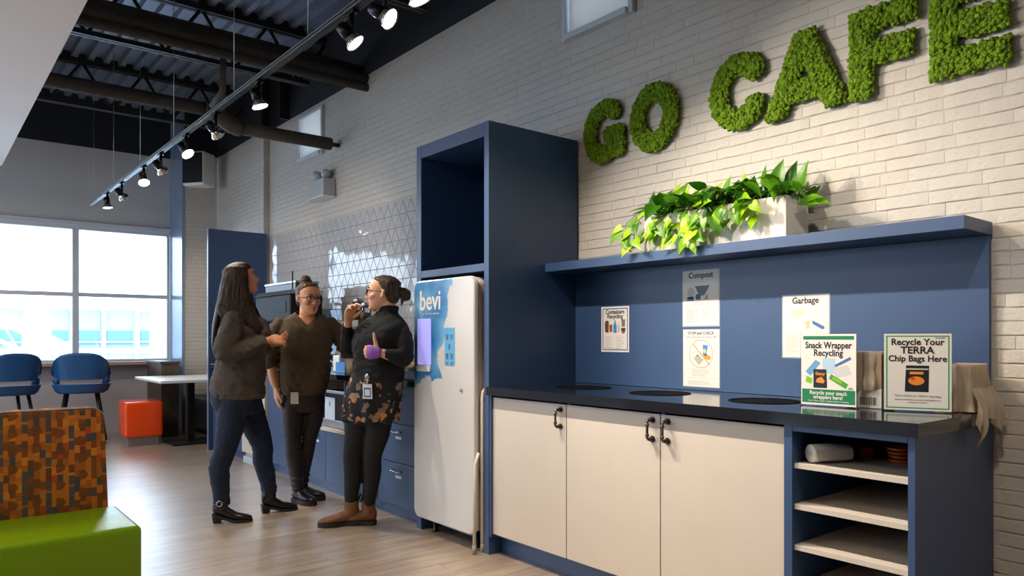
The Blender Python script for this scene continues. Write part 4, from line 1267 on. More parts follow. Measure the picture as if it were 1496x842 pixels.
# ================================================================= kitchen run
tag(MB().box(2.462, 3.163, 4.010, 8.178, 0.885, 0.925).build('kitchen_worktop', M['counter'], bevel=0.002), 'black kitchen worktop behind the three people', 'countertop')
M['label'] = mat('white_label', srgb(220, 222, 226), .5)
def handle(t, y, z, w=0.13, x=2.5):
    h = MB().tube([(-0.0, y+w/2-.012, z), (-0.026, y+w/2-.012, z), (-0.03, y+w/2-.02, z), (-0.03, y-w/2+.02, z), (-0.026, y-w/2+.012, z), (0, y-w/2+.012, z)], 0.0052, 8)
    return h
def cab(name, label, y0, y1, fronts, x=2.5, carc_top=0.884):
    t = empty(name, (x, (y0+y1)/2, 0), 0, label, 'cabinet'); yc = (y0+y1)/2
    MB().box(0.022, 0.655, y0-yc, y1-yc, 0.10, carc_top).build('carcass', M['navy'], t)
    MB().box(0.05, 0.655, y0-yc, y1-yc, 0.0, 0.0995).build('toe_kick', M['navy'], t)
    for kind, a, b, z0, z1 in fronts:
        d = MB().box(0.0, 0.02, a-yc+.0015, b-yc-.0015, z0, z1).build(kind, M['navy'], t, bevel=0.0015)
        if kind == 'drawer':
            handle(t, (a+b)/2-yc, z1-0.05).build('handle', M['chrome'], d)
            MB().box(-0.001, 0, (a+b)/2-yc-.045, (a+b)/2-yc+.03, z1-0.10, z1-0.082).build('label_strip', M['label'], d)
        elif kind == 'door':
            handle(t, (a+b)/2-yc, z1-0.045).build('handle', M['chrome'], d)
            MB().box(-0.001, 0, (a+b)/2-yc-.045, (a+b)/2-yc+.03, z1-0.095, z1-0.078).build('label_strip', M['label'], d)
    return t
cab('drawer_cabinet', 'navy kitchen drawer unit right of the skirted woman', 4.012, 4.56, [('drawer', 4.012, 4.555, .085, .368), ('drawer', 4.012, 4.555, .373, .628), ('drawer', 4.012, 4.555, .633, .872)])
cab('base_cabinet', 'narrow navy base cabinet behind the skirted woman', 4.562, 5.03, [('door', 4.562, 5.028, .085, .872)])
t = cab('microwave_cabinet', 'navy cabinet with open microwave bay above a labelled door', 5.032, 5.72, [('door', 5.39, 5.715, .085, .47), ('filler_panel', 5.05, 5.388, .085, .47), ('stile', 5.034, 5.075, .475, .872)], carc_top=0.475)
MB().box(0.0, 0.655, -0.342, -0.325, 0.4755, 0.884).build('side_panel', M['navy'], t); MB().box(0.0, 0.655, 0.325, 0.342, 0.4755, 0.884).build('side_panel', M['shelf_white'], t)
MB().box(-0.005, 0.6, -0.324, 0.324, 0.476, 0.498).build('bay_shelf', M['shelf_white'], t, bevel=.001)
MB().box(0.6, 0.62, -0.324, 0.324, 0.4985, 0.884).build('bay_back', M['shelf_white'], t)
t = empty('microwave', (2.56, 5.30, 0.4985), 0, 'black and steel microwave with a paper notice in the open bay', 'microwave')
MB().box(0.0, 0.4, -0.19, 0.26, 0.005, 0.29).build('casing', M['black_plastic'], t, bevel=0.006)
MB().box(-0.012, 0.0, -0.19, 0.26, 0.005, 0.062).build('lower_trim', M['alu'], t, bevel=.002); MB().box(-0.012, 0.0, -0.19, 0.26, 0.268, 0.29).build('upper_trim', M['alu'], t, bevel=.002)
MB().box(-0.01, -0.0005, -0.185, 0.255, 0.064, 0.266).build('door', mat('black_glass', srgb(14, 16, 22), .08), t)
nt_ = MB().box(-0.014, -0.0125, 0.02, 0.20, 0.06, 0.235).build('notice', mat('pale_blue_paper', srgb(196, 210, 226), .6), t)
MB().prism(ell(.11, .185, .016, .026, 16), -0.0145, -0.0142, lambda u, v, h: (h, u, v)).build('notice_emblem', M['ink_grey'], nt_, fix=True)
cab('base_cabinet', 'navy base cabinet with two doors behind the middle woman', 5.722, 6.60, [('door', 5.724, 6.158, .085, .872), ('door', 6.162, 6.598, .085, .872)])
t = empty('undercounter_fridge', (2.49, 6.92, 0), 0, 'white undercounter fridge seen between the legs of the left woman', 'fridge')
MB().box(0.03, 0.6, -0.30, 0.30, 0.06, 0.88).build('casing', M['white_enamel'], t, bevel=0.004)
MB().box(-0.01, 0.028, -0.298, 0.298, 0.10, 0.87).build('door', M['white_enamel'], t, bevel=0.006)
MB().tube([(-0.01, 0.24, 0.84), (-0.04, 0.24, 0.83), (-0.04, 0.24, 0.55), (-0.01, 0.24, 0.54)], 0.008, 8).build('handle', M['alu'], t)
gr = MB().box(0.0, 0.03, -0.28, 0.28, 0.0, 0.06)
for k in range(5): gr.box(-0.006, 0.0, -0.27, 0.27, 0.008 + k*.01, 0.012 + k*.01)
gr.build('vent_grille', M['frame'], t)
cab('base_cabinet', 'farthest navy base cabinet beside the tall navy end panel', 7.232, 8.17, [('door', 7.234, 7.70, .085, .872), ('door', 7.704, 8.168, .085, .872)])
t = tag(MB().box(2.462, 3.093, 8.182, 8.205, 0.0, 2.37).build('end_panel', M['navy'], bevel=0.001), 'tall navy end panel at the far side of the kitchen', 'wall panel')
MB().box(2.452, 2.4615, 8.180, 8.207, 0.0, 2.37).build('lit_edge', M['steel_blue'], t)  # window light on the panel's front edge, put into a paler colour

# large coffee brewer (slim: depth scaled)
M['matte_black'] = mat('matte_black', srgb(14, 14, 15), .6, spec=.3)
t = empty('coffee_machine', (2.70, 6.64, 0.926), 0, 'large black coffee machine with silver top behind the women', 'coffee machine')
t.scale = (0.57, 1, 1)
MB().box(-0.24, 0.28, -0.42, 0.42, 0.0, 0.08).build('drip_base', M['matte_black'], t, bevel=0.008)
MB().box(-0.02, 0.28, -0.40, 0.40, 0.0805, 0.42).build('rear_body', M['matte_black'], t, bevel=0.01)
MB().box(-0.25, 0.28, -0.42, 0.42, 0.4205, 0.66).build('head', M['matte_black'], t, bevel=0.02)
MB().prism([(-0.27, 0.661), (0.28, 0.661), (0.28, 0.70), (-0.20, 0.70)], -0.43, 0.43, lambda u, v, h: (u, h, v)).build('silver_band', M['alu'], t, bevel=0.004, fix=True)
MB().box(-0.12, 0.25, -0.36, 0.36, 0.7005, 0.765).build('cup_tray', mat('dark_steel', srgb(84, 84, 84), .4, metal=.4), t, bevel=0.006)
MB().box(-0.13, 0.26, -0.37, 0.37, 0.7655, 0.785).build('top_plate', M['alu'], t, bevel=0.004)
for y in (-0.22, 0.02, 0.25):
    MB().lathe([(0.03, 0.39), (0.035, 0.4195)], (-0.16, y, 0), 16).build('group_head', M['chrome'], t)
    MB().tube([(-0.16, y, 0.385), (-0.30, y, 0.37)], 0.012, 8).build('portafilter', M['matte_black'], t)
MB().box(-0.258, -0.251, -0.33, -0.05, 0.50, 0.60).build('display', M['matte_black'], t, bevel=.002)
MB().tube([(-0.2, -0.4, 0.701), (-0.2, -0.4, 0.86)], 0.009, 8).build('steam_lever', M['matte_black'], t)

def cup(loc, r, h, m, label, cat='cup', group=None, name='paper_cup'):
    t = empty(name, loc, 0, label, cat, group)
    MB().lathe([(r*.74, 0), (r, h), (r*.94, h), (r*.7, 0.004), (0, 0.004)], (0, 0, 0), 24).build('wall', m, t, fix=True)
    MB().lathe([(r*.97, h-.002), (r*1.05, h), (r*1.05, h+.004), (r*.95, h+.004)], (0, 0, 0), 24).build('rim', m, t)
    return t
cup((2.503, 4.975, 0.926), 0.040, 0.118, M['cup'], 'cream paper cup on the counter by the middle woman\'s hand')
cup((2.62, 7.55, 0.926), 0.05, 0.36, M['white_plastic'], 'tall stack of white cups at the far end of the worktop', name='cup_stack')
for i, (x, y, h, lb) in enumerate(((2.55, 6.12, .20, 'tall white cup stack between the left and middle women'), (2.62, 5.97, .23, 'short cream cup stack beside the coffee machine'))):
    cup((x, y, 0.926+.14), 0.045, h, M['cup'] if i else M['white_plastic'], lb, name='cup_stack')
tag(MB().box(2.50, 2.72, 5.87, 6.19, 0.926, 1.065).build('cup_dispenser', mat('grey_blue_box', srgb(120, 134, 152), .4, metal=.3), bevel=.006), 'grey metal box holding cup stacks between two women', 'dispenser')

# shelf box with jars and green label
t = empty('syrup_shelf', (2.92, 5.62, 0.926), 0, 'beige counter rack holding the glass jars', 'rack')
MB().box(-0.12, 0.12, -0.20, 0.20, 0.0, 0.36).build('lower_box', mat('taupe_box', srgb(140, 128, 118), .5), t, bevel=.004)
MB().box(-0.13, 0.13, -0.21, 0.21, 0.361, 0.42).build('upper_shelf', mat('olive_box', srgb(112, 98, 70), .5), t, bevel=.004)
for i, (y, h, r, lb, m_) in enumerate(((5.74, .11, .05, 'glass jar with brown snacks at the left of the rack', 'jar_tan'), (5.62, .15, .055, 'tall glass jar with grey lid in the middle of the rack', 'jar_orange'), (5.49, .11, .045, 'small glass jar at the right end of the rack', 'jar_grey'))):
    j = empty('glass_jar', (2.90, y, 1.3475), 0, lb, 'jar')
    MB().lathe([(0, 0), (r, 0), (r, h*.8), (r*.8, h)], (0, 0, 0), 20).build('glass', M['acrylic'], j)
    MB().lathe([(0, 0.004), (r*.92, 0.004), (r*.92, h*.55), (0, h*.6)], (0, 0, 0), 18).build('contents', mat(m_, {'jar_tan': srgb(190, 150, 100), 'jar_orange': srgb(214, 134, 60), 'jar_grey': srgb(150, 145, 140)}[m_], .8, nscale=80, namt=.3), j)
    MB().lathe([(0, h), (r*.85, h), (r*.85, h+.03), (0, h+.035)], (0, 0, 0), 18).build('lid', M['alu'], j)
t = empty('faucet', (3.02, 5.28, 0.926), 0, 'chrome gooseneck faucet between the middle and right women', 'faucet')
MB().tube([(0, 0, 0), (0, 0, 0.22), (-0.02, 0, 0.29), (-0.07, 0, 0.33), (-0.13, 0, 0.33), (-0.18, 0, 0.29), (-0.19, 0, 0.2)], 0.012, 10).build('spout', M['chrome'], t)
MB().tube([(0, -0.02, 0.05), (0, -0.09, 0.08)], 0.008, 8).build('lever', M['chrome'], t)
MB().lathe([(0.028, 0), (0.028, 0.01), (0.018, 0.02)], (0, 0, 0), 16).build('base', M['chrome'], t)
tag(MB().box(2.60, 2.72, 5.26, 5.42, 0.926, 1.01).build('blue_carton', M['blue_box'], bevel=.002), 'bright blue carton on the counter behind the cup', 'box')
tag(MB().box(2.64, 2.76, 5.44, 5.56, 0.926, 1.06).build('white_canister', M['white_plastic'], bevel=.01), 'white canister on the counter behind the blue carton', 'canister')
t = empty('paper_bag', (2.78, 5.02, 0.926), 0, 'cream paper bag standing behind the right woman\'s elbow', 'bag')
MB().prism([(-0.055, 0), (0.055, 0), (0.05, 0.17), (0.03, 0.19), (-0.04, 0.185), (-0.052, 0.16)], -0.03, 0.03, lambda u, v, h: (h, u, v)).build('bag', M['cup'], t, bevel=.003, fix=True)
MB().box(-0.0315, -0.0305, -0.03, 0.03, 0.04, 0.07).build('label_strip', M['label'], t)
t = empty('glass_carafe', (2.60, 4.78, 0.926), 0, 'dark glass carafe on the counter in front of the skirted woman', 'carafe')
MB().lathe([(0, 0), (0.055, 0), (0.055, 0.015), (0.048, 0.02), (0.05, 0.16), (0.044, 0.2), (0.05, 0.215), (0.046, 0.215), (0.04, 0.2), (0.045, 0.16), (0.044, 0.02), (0, 0.018)], (0, 0, 0), 20).build('body', mat('smoked_glass', srgb(30, 40, 60), .06), t, fix=True)
MB().tube([(0.045, 0.0, .19), (.085, 0, .18), (.09, 0, .06), (.05, 0, .04)], .008, 8).build('grip', M['black_plastic'], t)
t = empty('wicker_basket', (2.66, 4.22, 0.985), 0, 'small wicker basket of snacks on a black tray beside the dispenser', 'basket')
MB().lathe([(0, 0), (0.10, 0), (0.125, 0.05), (0.118, 0.05), (0.095, 0.006), (0, 0.006)], (0, 0, 0), 28).build('basket', M['wicker'], t)
t = tag(MB().box(2.52, 2.84, 4.06, 4.40, 0.926, 0.984).build('black_tray', M['black_plastic'], bevel=.006), 'black tray box under the wicker basket', 'tray')

t = empty('wall_outlet', (3.152, 6.10, 1.30), 0, 'small beige wall outlet on the tiles beside the raised hand', 'outlet')
MB().box(-0.006, 0.0, -0.04, 0.04, 0, 0.115).build('plate', M['cup'], t, bevel=.002)
for z in (.025, .068): MB().box(-0.008, -0.0062, -0.018, 0.018, z, z+.026).build('socket', M['white_plastic'], t, bevel=.001)
# ================================================================= far seating
def stool(loc, rz, label):
    t = empty('bar_stool', loc, rz, label, 'stool', 'blue stools at the window ledge')
    # seat pan (rounded square), back faces -y
    mb = MB(); mb.smooth = True
    def sq(r, z, n=28, p=3.4): return [(r*cos(a)*(abs(cos(a))**p+abs(sin(a))**p)**(-1/p), r*.96*sin(a)*(abs(cos(a))**p+abs(sin(a))**p)**(-1/p), z) for a in [2*pi*k/n for k in range(n)]]
    mb.rings([sq(.16, .575), sq(.235, .58), sq(.25, .60), sq(.248, .64), sq(.235, .66), sq(.15, .668)])
    mb.build('seat', M['blue_fabric'], t)
    # wraparound back shell with a slot between back and seat
    def shell(z0, z1, a_half, lift, name):
        mb = MB(); mb.smooth = True; n = 30; rows = []
        for side in (0, 1):
            for r in range(9):
                u = r/8 if side == 0 else 1 - r/8
                z = z0 + (z1-z0)*u; ring = []
                for i in range(n+1):
                    v = -1 + 2*i/n; a = -pi/2 + v*a_half*(1-0.30*u**2)
                    rad = .262 + .035*u - (0.034 if side else 0)
                    zz = z - lift*abs(v)**3*u
                    p = 3.0; q_ = (abs(cos(a))**p+abs(sin(a))**p)**(-1/p)
                    ring.append((rad*q_*cos(a), rad*q_*sin(a), zz))
                rows.append(ring)
        rows.append(rows[0])
        mb.rings(rows, False, False)
        # side edges
        nr = len(rows)-1
        mb.add([r[0] for r in rows[:-1]], [tuple(range(nr))]); mb.add([r[-1] for r in rows[:-1]], [tuple(range(nr-1, -1, -1))])
        return mb.build(name, M['blue_fabric'], t, fix=True)
    shell(.735, 1.035, 1.75, .24, 'backrest'); shell(.60, .69, 1.95, .0, 'lower_band')
    for a in (-pi/2-1.45, -pi/2+1.45, -pi/2-1.0, -pi/2+1.0):
        p = 3.0; q_ = (abs(cos(a))**p+abs(sin(a))**p)**(-1/p)
        MB().tube([(.25*q_*cos(a), .25*q_*sin(a), .67), (.257*q_*cos(a), .257*q_*sin(a), .76)], .028, 8).build('back_support', M['blue_fabric'], t)
    for sx in (-1, 1):
        for sy in (-1, 1):
            MB().tube([(sx*.15, sy*.15, .578), (sx*.235, sy*.225, 0.0)], [.02, .012], 10).build('leg', M['black_metal'], t)
    MB().tube([(-.205, -.2, .2), (.205, -.2, .2), (.205, .2, .2), (-.205, .2, .2), (-.205, -.2, .2)], .008, 8).build('foot_ring', M['black_metal'], t)
stool((1.50, 9.62, 0), radians(-12), 'blue bar stool with dark legs, fully in view at the window')
stool((0.80, 9.70, 0), radians(14), 'blue bar stool cut by the left photo edge at the window')

t = empty('cafe_table', (2.48, 8.93, 0), 0, 'white rectangular cafe table on a black pedestal', 'table')
MB().box(-0.45, 0.45, -0.55, 0.62, 0.715, 0.745).build('tabletop', M['table_white'], t, bevel=0.006)
MB().box(-0.04, 0.04, -0.04, 0.04, 0.02, 0.70).build('pedestal', M['black_metal'], t, bevel=0.004)
MB().box(-0.24, 0.24, -0.24, 0.24, 0.0, 0.018).build('base_plate', M['black_metal'], t, bevel=0.003)
MB().box(-0.2, 0.2, -0.2, 0.2, 0.70, 0.7145).build('top_bracket', M['black_metal'], t)

t = empty('ottoman', (2.015, 9.20, 0), radians(-3), 'orange vinyl cube ottoman on a recessed grey plinth', 'ottoman')
MB().box(-0.155, 0.155, -0.20, 0.20, 0.0, 0.095).build('plinth', M['plinth'], t, bevel=0.002)
mb = MB(); mb.box(-0.195, 0.195, -0.25, 0.25, 0.096, 0.485)
b_ = mb.build('cushion', M['vinyl_orange'], t, bevel=0.03); b_.modifiers['bevel'].segments = 4
for p in b_.data.polygons: p.use_smooth = True

t = empty('ledge_cabinet', (2.43, 9.80, 0), 0, 'dark wooden end unit under the window ledge beside the blue column', 'cabinet')
MB().box(-0.10, 0.10, -0.22, 0.47, 0.0, 0.885).build('body', M['dark_wood'], t, bevel=0.004)
MB().box(-0.115, 0.115, -0.235, 0.47, 0.8855, 0.915).build('top', M['dark_wood'], t, bevel=0.003)

t = empty('dark_bench', (2.87, 9.0, 0), 0, 'charcoal banquette bench behind the cafe table', 'bench')
MB().box(-0.05, 0.21, -0.72, 0.90, 0.0, 0.10).build('plinth', M['black_plastic'], t)
MB().box(-0.16, 0.21, -0.75, 0.92, 0.1005, 0.40).build('seat_base', M['dark_bench'], t, bevel=0.01)
MB().box(-0.17, 0.14, -0.75, 0.92, 0.4005, 0.47).build('seat_cushion', M['dark_bench'], t, bevel=0.02)

# ================================================================= near sofa: green seat, patterned back
def pattern_mat():
    m = bpy.data.materials.new('patterned_weave'); m.use_nodes = True
    nt = m.node_tree; N = nt.nodes; L = nt.links; P = N['Principled BSDF']; P.inputs['Roughness'].default_value = 0.75
    tc = N.new('ShaderNodeTexCoord'); sp = N.new('ShaderNodeSeparateXYZ'); L.new(tc.outputs['Object'], sp.inputs[0])
    def math_(op, a, b=None):
        n = N.new('ShaderNodeMath'); n.operation = op
        for i, q in enumerate((a, b)):
            if q is None: continue
            if isinstance(q, (int, float)): n.inputs[i].default_value = q
            else: L.new(q, n.inputs[i])
        return n.outputs[0]
    X_, Z_ = sp.outputs['X'], sp.outputs['Z']
    colw = 0.0215
    cx_ = math_('FLOOR', math_('DIVIDE', X_, colw))
    # each column has its own block height offset
    wn = N.new('ShaderNodeTexWhiteNoise'); wn.noise_dimensions = '1D'; L.new(cx_, wn.inputs['W'])
    zz = math_('ADD', math_('DIVIDE', Z_, 0.034), math_('MULTIPLY', wn.outputs['Value'], 5.0))
    cz = math_('FLOOR', zz)
    cb = N.new('ShaderNodeCombineXYZ'); L.new(cx_, cb.inputs[0]); L.new(cz, cb.inputs[1])
    w2 = N.new('ShaderNodeTexWhiteNoise'); w2.noise_dimensions = '2D'; L.new(cb.outputs[0], w2.inputs['Vector'])
    cr = N.new('ShaderNodeValToRGB'); cr.color_ramp.interpolation = 'CONSTANT'
    cols = [(0, srgb(214, 122, 26)), (.30, srgb(188, 102, 24)), (.52, srgb(142, 78, 28)), (.68, srgb(232, 140, 36)), (.80, srgb(120, 68, 30)), (.88, srgb(84, 78, 80)), (.97, srgb(204, 78, 24))]
    e = cr.color_ramp.elements
    e[0].position, e[0].color = cols[0]; e[1].position, e[1].color = cols[1]
    for p_, c_ in cols[2:]:
        x = e.new(p_); x.color = c_
    L.new(w2.outputs['Value'], cr.inputs[0])
    # oval motifs spanning columns
    fx = math_('SUBTRACT', math_('FRACT', math_('DIVIDE', X_, 0.086)), 0.5); gx = math_('FLOOR', math_('DIVIDE', X_, 0.086))
    w3 = N.new('ShaderNodeTexWhiteNoise'); w3.noise_dimensions = '1D'; L.new(gx, w3.inputs['W'])
    fz0 = math_('ADD', math_('DIVIDE', Z_, 0.075), w3.outputs['Value'])
    fz = math_('SUBTRACT', math_('FRACT', fz0), 0.5)
    r2 = math_('ADD', math_('MULTIPLY', math_('POWER', math_('ABSOLUTE', math_('MULTIPLY', fx, 3.6)), 2.0), 1.0), math_('POWER', math_('ABSOLUTE', math_('MULTIPLY', fz, 4.6)), 2.0))
    ov = math_('MULTIPLY', math_('LESS_THAN', r2, 1.6), math_('GREATER_THAN', fx, -0.06))
    mx = N.new('ShaderNodeMix'); mx.data_type = 'RGBA'; mx.inputs[7].default_value = srgb(128, 70, 26)
    L.new(math_('MULTIPLY', ov, .85), mx.inputs[0]); L.new(cr.outputs[0], mx.inputs[6])
    # tall grey blocks in every fourth column
    gcol = math_('LESS_THAN', math_('FRACT', math_('DIVIDE', cx_, 4.0)), 0.2)
    gz = math_('ADD', math_('DIVIDE', Z_, 0.05), math_('MULTIPLY', wn.outputs['Value'], 3.0))
    w4 = N.new('ShaderNodeTexWhiteNoise'); w4.noise_dimensions = '2D'; cb2 = N.new('ShaderNodeCombineXYZ')
    L.new(cx_, cb2.inputs[0]); L.new(math_('FLOOR', gz), cb2.inputs[1]); L.new(cb2.outputs[0], w4.inputs['Vector'])
    gm = math_('MULTIPLY', gcol, math_('MULTIPLY', math_('GREATER_THAN', w4.outputs['Value'], 0.55), math_('GREATER_THAN', math_('FRACT', gz), 0.22)))
    mg = N.new('ShaderNodeMix'); mg.data_type = 'RGBA'; mg.inputs[7].default_value = srgb(92, 86, 86)
    L.new(gm, mg.inputs[0]); L.new(mx.outputs[2], mg.inputs[6]); mx = mg
    # thread ribs
    rib = math_('ADD', 0.86, math_('MULTIPLY', math_('SINE', math_('MULTIPLY', Z_, 1500.0)), 0.16))
    hs = N.new('ShaderNodeHueSaturation'); L.new(rib, hs.inputs['Value']); L.new(mx.outputs[2], hs.inputs['Color'])
    L.new(hs.outputs[0], P.inputs['Base Color'])
    return m
M['weave'] = pattern_mat()
M['piping'] = mat('silver_piping', srgb(176, 150, 128), .5)
t = empty('green_sofa', (0.10, 3.45, 0), 0, 'lime green bench seat with orange patterned backrest at lower left', 'sofa')
def smooth_all(o):
    for p in o.data.polygons: p.use_smooth = True
    o.modifiers['bevel'].segments = 5; o.modifiers['bevel'].harden_normals = False
    return o
smooth_all(MB().box(-1.25, 0.612, -0.235, 0.24, 0.115, 0.452).build('seat', M['vinyl_green'], t, bevel=0.022))
MB().box(-1.2, 0.55, -0.19, 0.30, 0.0, 0.114).build('plinth', M['plinth'], t)
mb = MB()
poly2 = rrect(-1.25, 0.592, 0.12, 0.888, 0.05, 6)
mb.prism(poly2, 0.262, 0.385, lambda u, v, h: (u - 0.0 - max(0, (v-0.45))*0.055*(1 if u > 0 else 0), h + (v-0.45)*0.05, v))
b_ = mb.build('backrest', M['weave'], t, bevel=0.012, fix=True)
pp = [(u - max(0, (v-0.45))*0.055*(1 if u > 0 else 0), 0.262 + (v-0.45)*0.05 + 0.004, v) for u, v in poly2 if v > 0.43]
pp = sorted([p for p in pp if p[0] > 0.4], key=lambda p: p[2])
MB().tube(pp + [(-1.2, 0.262 + .022 + .004, 0.888)], 0.0026, 6).build('piping', M['piping'], t)

# ================================================================= outside
M['facade'] = mat('white_facade', srgb(226, 234, 244), .8)
M['far_glass'] = mat('far_window_glass', srgb(140, 172, 196), .15, spec=.6)
M['far_dark'] = mat('far_window_interior', srgb(84, 124, 158), .4)
M['snow'] = mat('pale_ground', srgb(226, 232, 240), .9)
tag(MB().box(-60, 60, 11.0, 80, -4.2, -4.0).build('ground', M['snow']), kind='structure')
t = empty('office_building', (0, 40, -4.0), 0, 'white low office building across the way with blue windows', 'building')
MB().box(-40, 22, 0.35, 8, 0, 6.7).build('wall', M['facade'], t)
MB().box(-40.5, 22.5, -0.5, 8.2, 6.7, 7.1).box(-40, 22, -0.1, 0.35, 4.55, 4.72).build('parapet', M['facade'], t)
for (a, b) in ((-9.6, -7.4), (-6.6, -4.4), (-3.4, -1.0), (0.2, 1.8), (2.2, 3.89), (5.0, 5.72), (5.95, 7.05), (7.26, 8.5), (8.77, 9.25), (10.4, 12.0)):
    w = MB().box(a, b, 0.2, 0.34, 4.78, 6.5).build('window', M['far_glass'], t)
    MB().box(a+.05, b-.05, 0.15, 0.199, 4.85, 5.55).build('lower_pane', M['far_dark'], w)
    MB().box(a, b, 0.05, 0.1, 4.98, 5.04).build('rail', M['facade'], w)
    w = MB().box(a, b, 0.2, 0.34, 3.6, 4.4).build('window', M['far_glass'], t)
for x in (-3.9, 0.0, 2.05, 4.2, 5.84, 7.155, 8.63):
    MB().box(x-.07, x+.07, -0.05, 0.19, 0, 6.7).build('mullion', M['facade'], t)
t = empty('slanted_canopy', (0, 17, -4), 0, 'white slanted truss outside the window, sloping down to the right', 'truss')
MB().tube([(-1.5, 0, 7.2), (1.29, 0, 5.60), (3.6, 0, 4.27)], 0.12, 8).build('upper_beam', M['facade'], t)
MB().tube([(-1.5, 0.1, 6.75), (1.29, 0.1, 5.15), (3.6, 0.1, 3.82)], 0.04, 8).build('lower_rail', M['facade'], t)
for x in (0.9, 1.3, 1.7, 2.1):
    z = 5.55 - (x-1.29)*0.575
    MB().tube([(x, 0.05, z), (x+.3, 0.05, z-.6)], 0.02, 6).build('strut', M['frame'], t)
MB().box(-1.6, -1.4, -.1, .1, 0, 7.2).box(3.5, 3.7, -.1, .1, 0, 4.3).build('post', M['facade'], t)
t = empty('bare_shrub', (3.75, 20, -4), 0, 'leafless shrub outside in front of the right window bay', 'shrub')
rs = random.Random(8); mb = MB()
for k in range(16):
    a = rs.uniform(-.9, .9); h = rs.uniform(3.0, 5.1)
    mb.tube([(rs.uniform(-.1, .1), 0, 0), (a*.35, rs.uniform(-.2, .2), h*.6), (a*.7, rs.uniform(-.3, .3), h)], [.04, .02, .008], 5)
mb.build('branches', mat('pale_twig', srgb(150, 165, 180), .8), t)

# ================================================================= people
def spline(P_, k=4):
    """Catmull-Rom through rows of numbers"""
    P_ = [list(map(float, p)) for p in P_]; out = []
    n = len(P_)
    for i in range(n-1):
        a, b, c, d = P_[max(i-1, 0)], P_[i], P_[i+1], P_[min(i+2, n-1)]
        for j in range(k):
            t_ = j/k
            out.append([0.5*(2*b[q_] + (c[q_]-a[q_])*t_ + (2*a[q_]-5*b[q_]+4*c[q_]-d[q_])*t_**2 + (3*b[q_]-a[q_]-3*c[q_]+d[q_])*t_**3) for q_ in range(len(b))])
    out.append(P_[-1]); return out

def limb(mb, pts, rs, n=14, k=4, flat=1.0, up=None, round_ends=True):
    rows = spline([list(p) + [r] for p, r in zip(pts, rs)], k)
    P_ = [Vector(r[:3]) for r in rows]; Rr = [r[3] for r in rows]
    T = [(P_[min(i+1, len(P_)-1)] - P_[max(i-1, 0)]).normalized() for i in range(len(P_))]
    if round_ends:
        for kk in (0.5, 0.87):
            P_.insert(0, P_[0] - T[0]*Rr[0]*(0.5 if kk == .5 else .37)); Rr.insert(0, Rr[0]*(0.87 if kk == .5 else .5)); T.insert(0, T[0])
            P_.append(P_[-1] + T[-1]*Rr[-1]*(0.5 if kk == .5 else .37)); Rr.append(Rr[-1]*(0.87 if kk == .5 else .5)); T.append(T[-1])
    u = Vector(up) if up is not None else (Vector((0, 0, 1)) if abs(T[0].z) < .85 else Vector((1, 0, 0)))
    R = []
    u = (u - T[0]*u.dot(T[0])).normalized()
    for i, p in enumerate(P_):
        u = (u - T[i]*u.dot(T[i])).normalized(); w = T[i].cross(u)
        R.append([p + (u*cos(2*pi*j/n)*flat + w*sin(2*pi*j/n))*Rr[i] for j in range(n)])
    mb.rings(R); return mb

def trunk(mb, rows, n=28, k=4, p=2.3):
    """rows: (cx, cy, z, rx, ry)"""
    R = []
    for cx_, cy_, z, rx, ry in spline(rows, k):
        ring = []
        for j in range(n):
            a = 2*pi*j/n; c, s_ = cos(a), sin(a); q_ = (abs(c)**p + abs(s_)**p)**(-1/p)
            ring.append((cx_ + rx*q_*c, cy_ + ry*q_*s_, z))
        R.append(ring)
    mb.rings(R); return mb

def blob(name, mb, m, parent, voxel=0.007, smooth=2, folds=None, cut=None, mats=None, paint=None):
    me = mb.mesh('tmp')
    o = bpy.data.objects.new('tmp', me); COL.objects.link(o)
    md = o.modifiers.new('r', 'REMESH'); md.mode = 'VOXEL'; md.voxel_size = voxel; md.use_smooth_shade = True
    if smooth:
        sm = o.modifiers.new('s', 'SMOOTH'); sm.iterations = smooth; sm.factor = 0.5
    dg = bpy.context.evaluated_depsgraph_get()
    out = bpy.data.meshes.new_from_object(o.evaluated_get(dg))
    bpy.data.objects.remove(o); bpy.data.meshes.remove(me)
    out.name = name
    if folds:
        ns = [v.normal.copy() for v in out.vertices]
        for v, nn in zip(out.vertices, ns): v.co += nn * folds(v.co)
    if cut:
        bm = bmesh.new(); bm.from_mesh(out)
        dead = [f for f in bm.faces if cut(f.calc_center_median())]
        bmesh.ops.delete(bm, geom=dead, context='FACES')
        for _ in range(8):
            new = {}
            for v in bm.verts:
                nb = [e.other_vert(v) for e in v.link_edges if e.is_boundary]
                if len(nb) == 2: new[v] = v.co*.4 + (nb[0].co + nb[1].co)*.3
            for v, co in new.items(): v.co = co
        bm.to_mesh(out); bm.free()
    out.materials.clear()
    for mm in (mats or [m]): out.materials.append(mm)
    if paint:
        for p in out.polygons: p.material_index = paint(p.center)
    for p in out.polygons: p.use_smooth = True
    return put(name, out, parent)

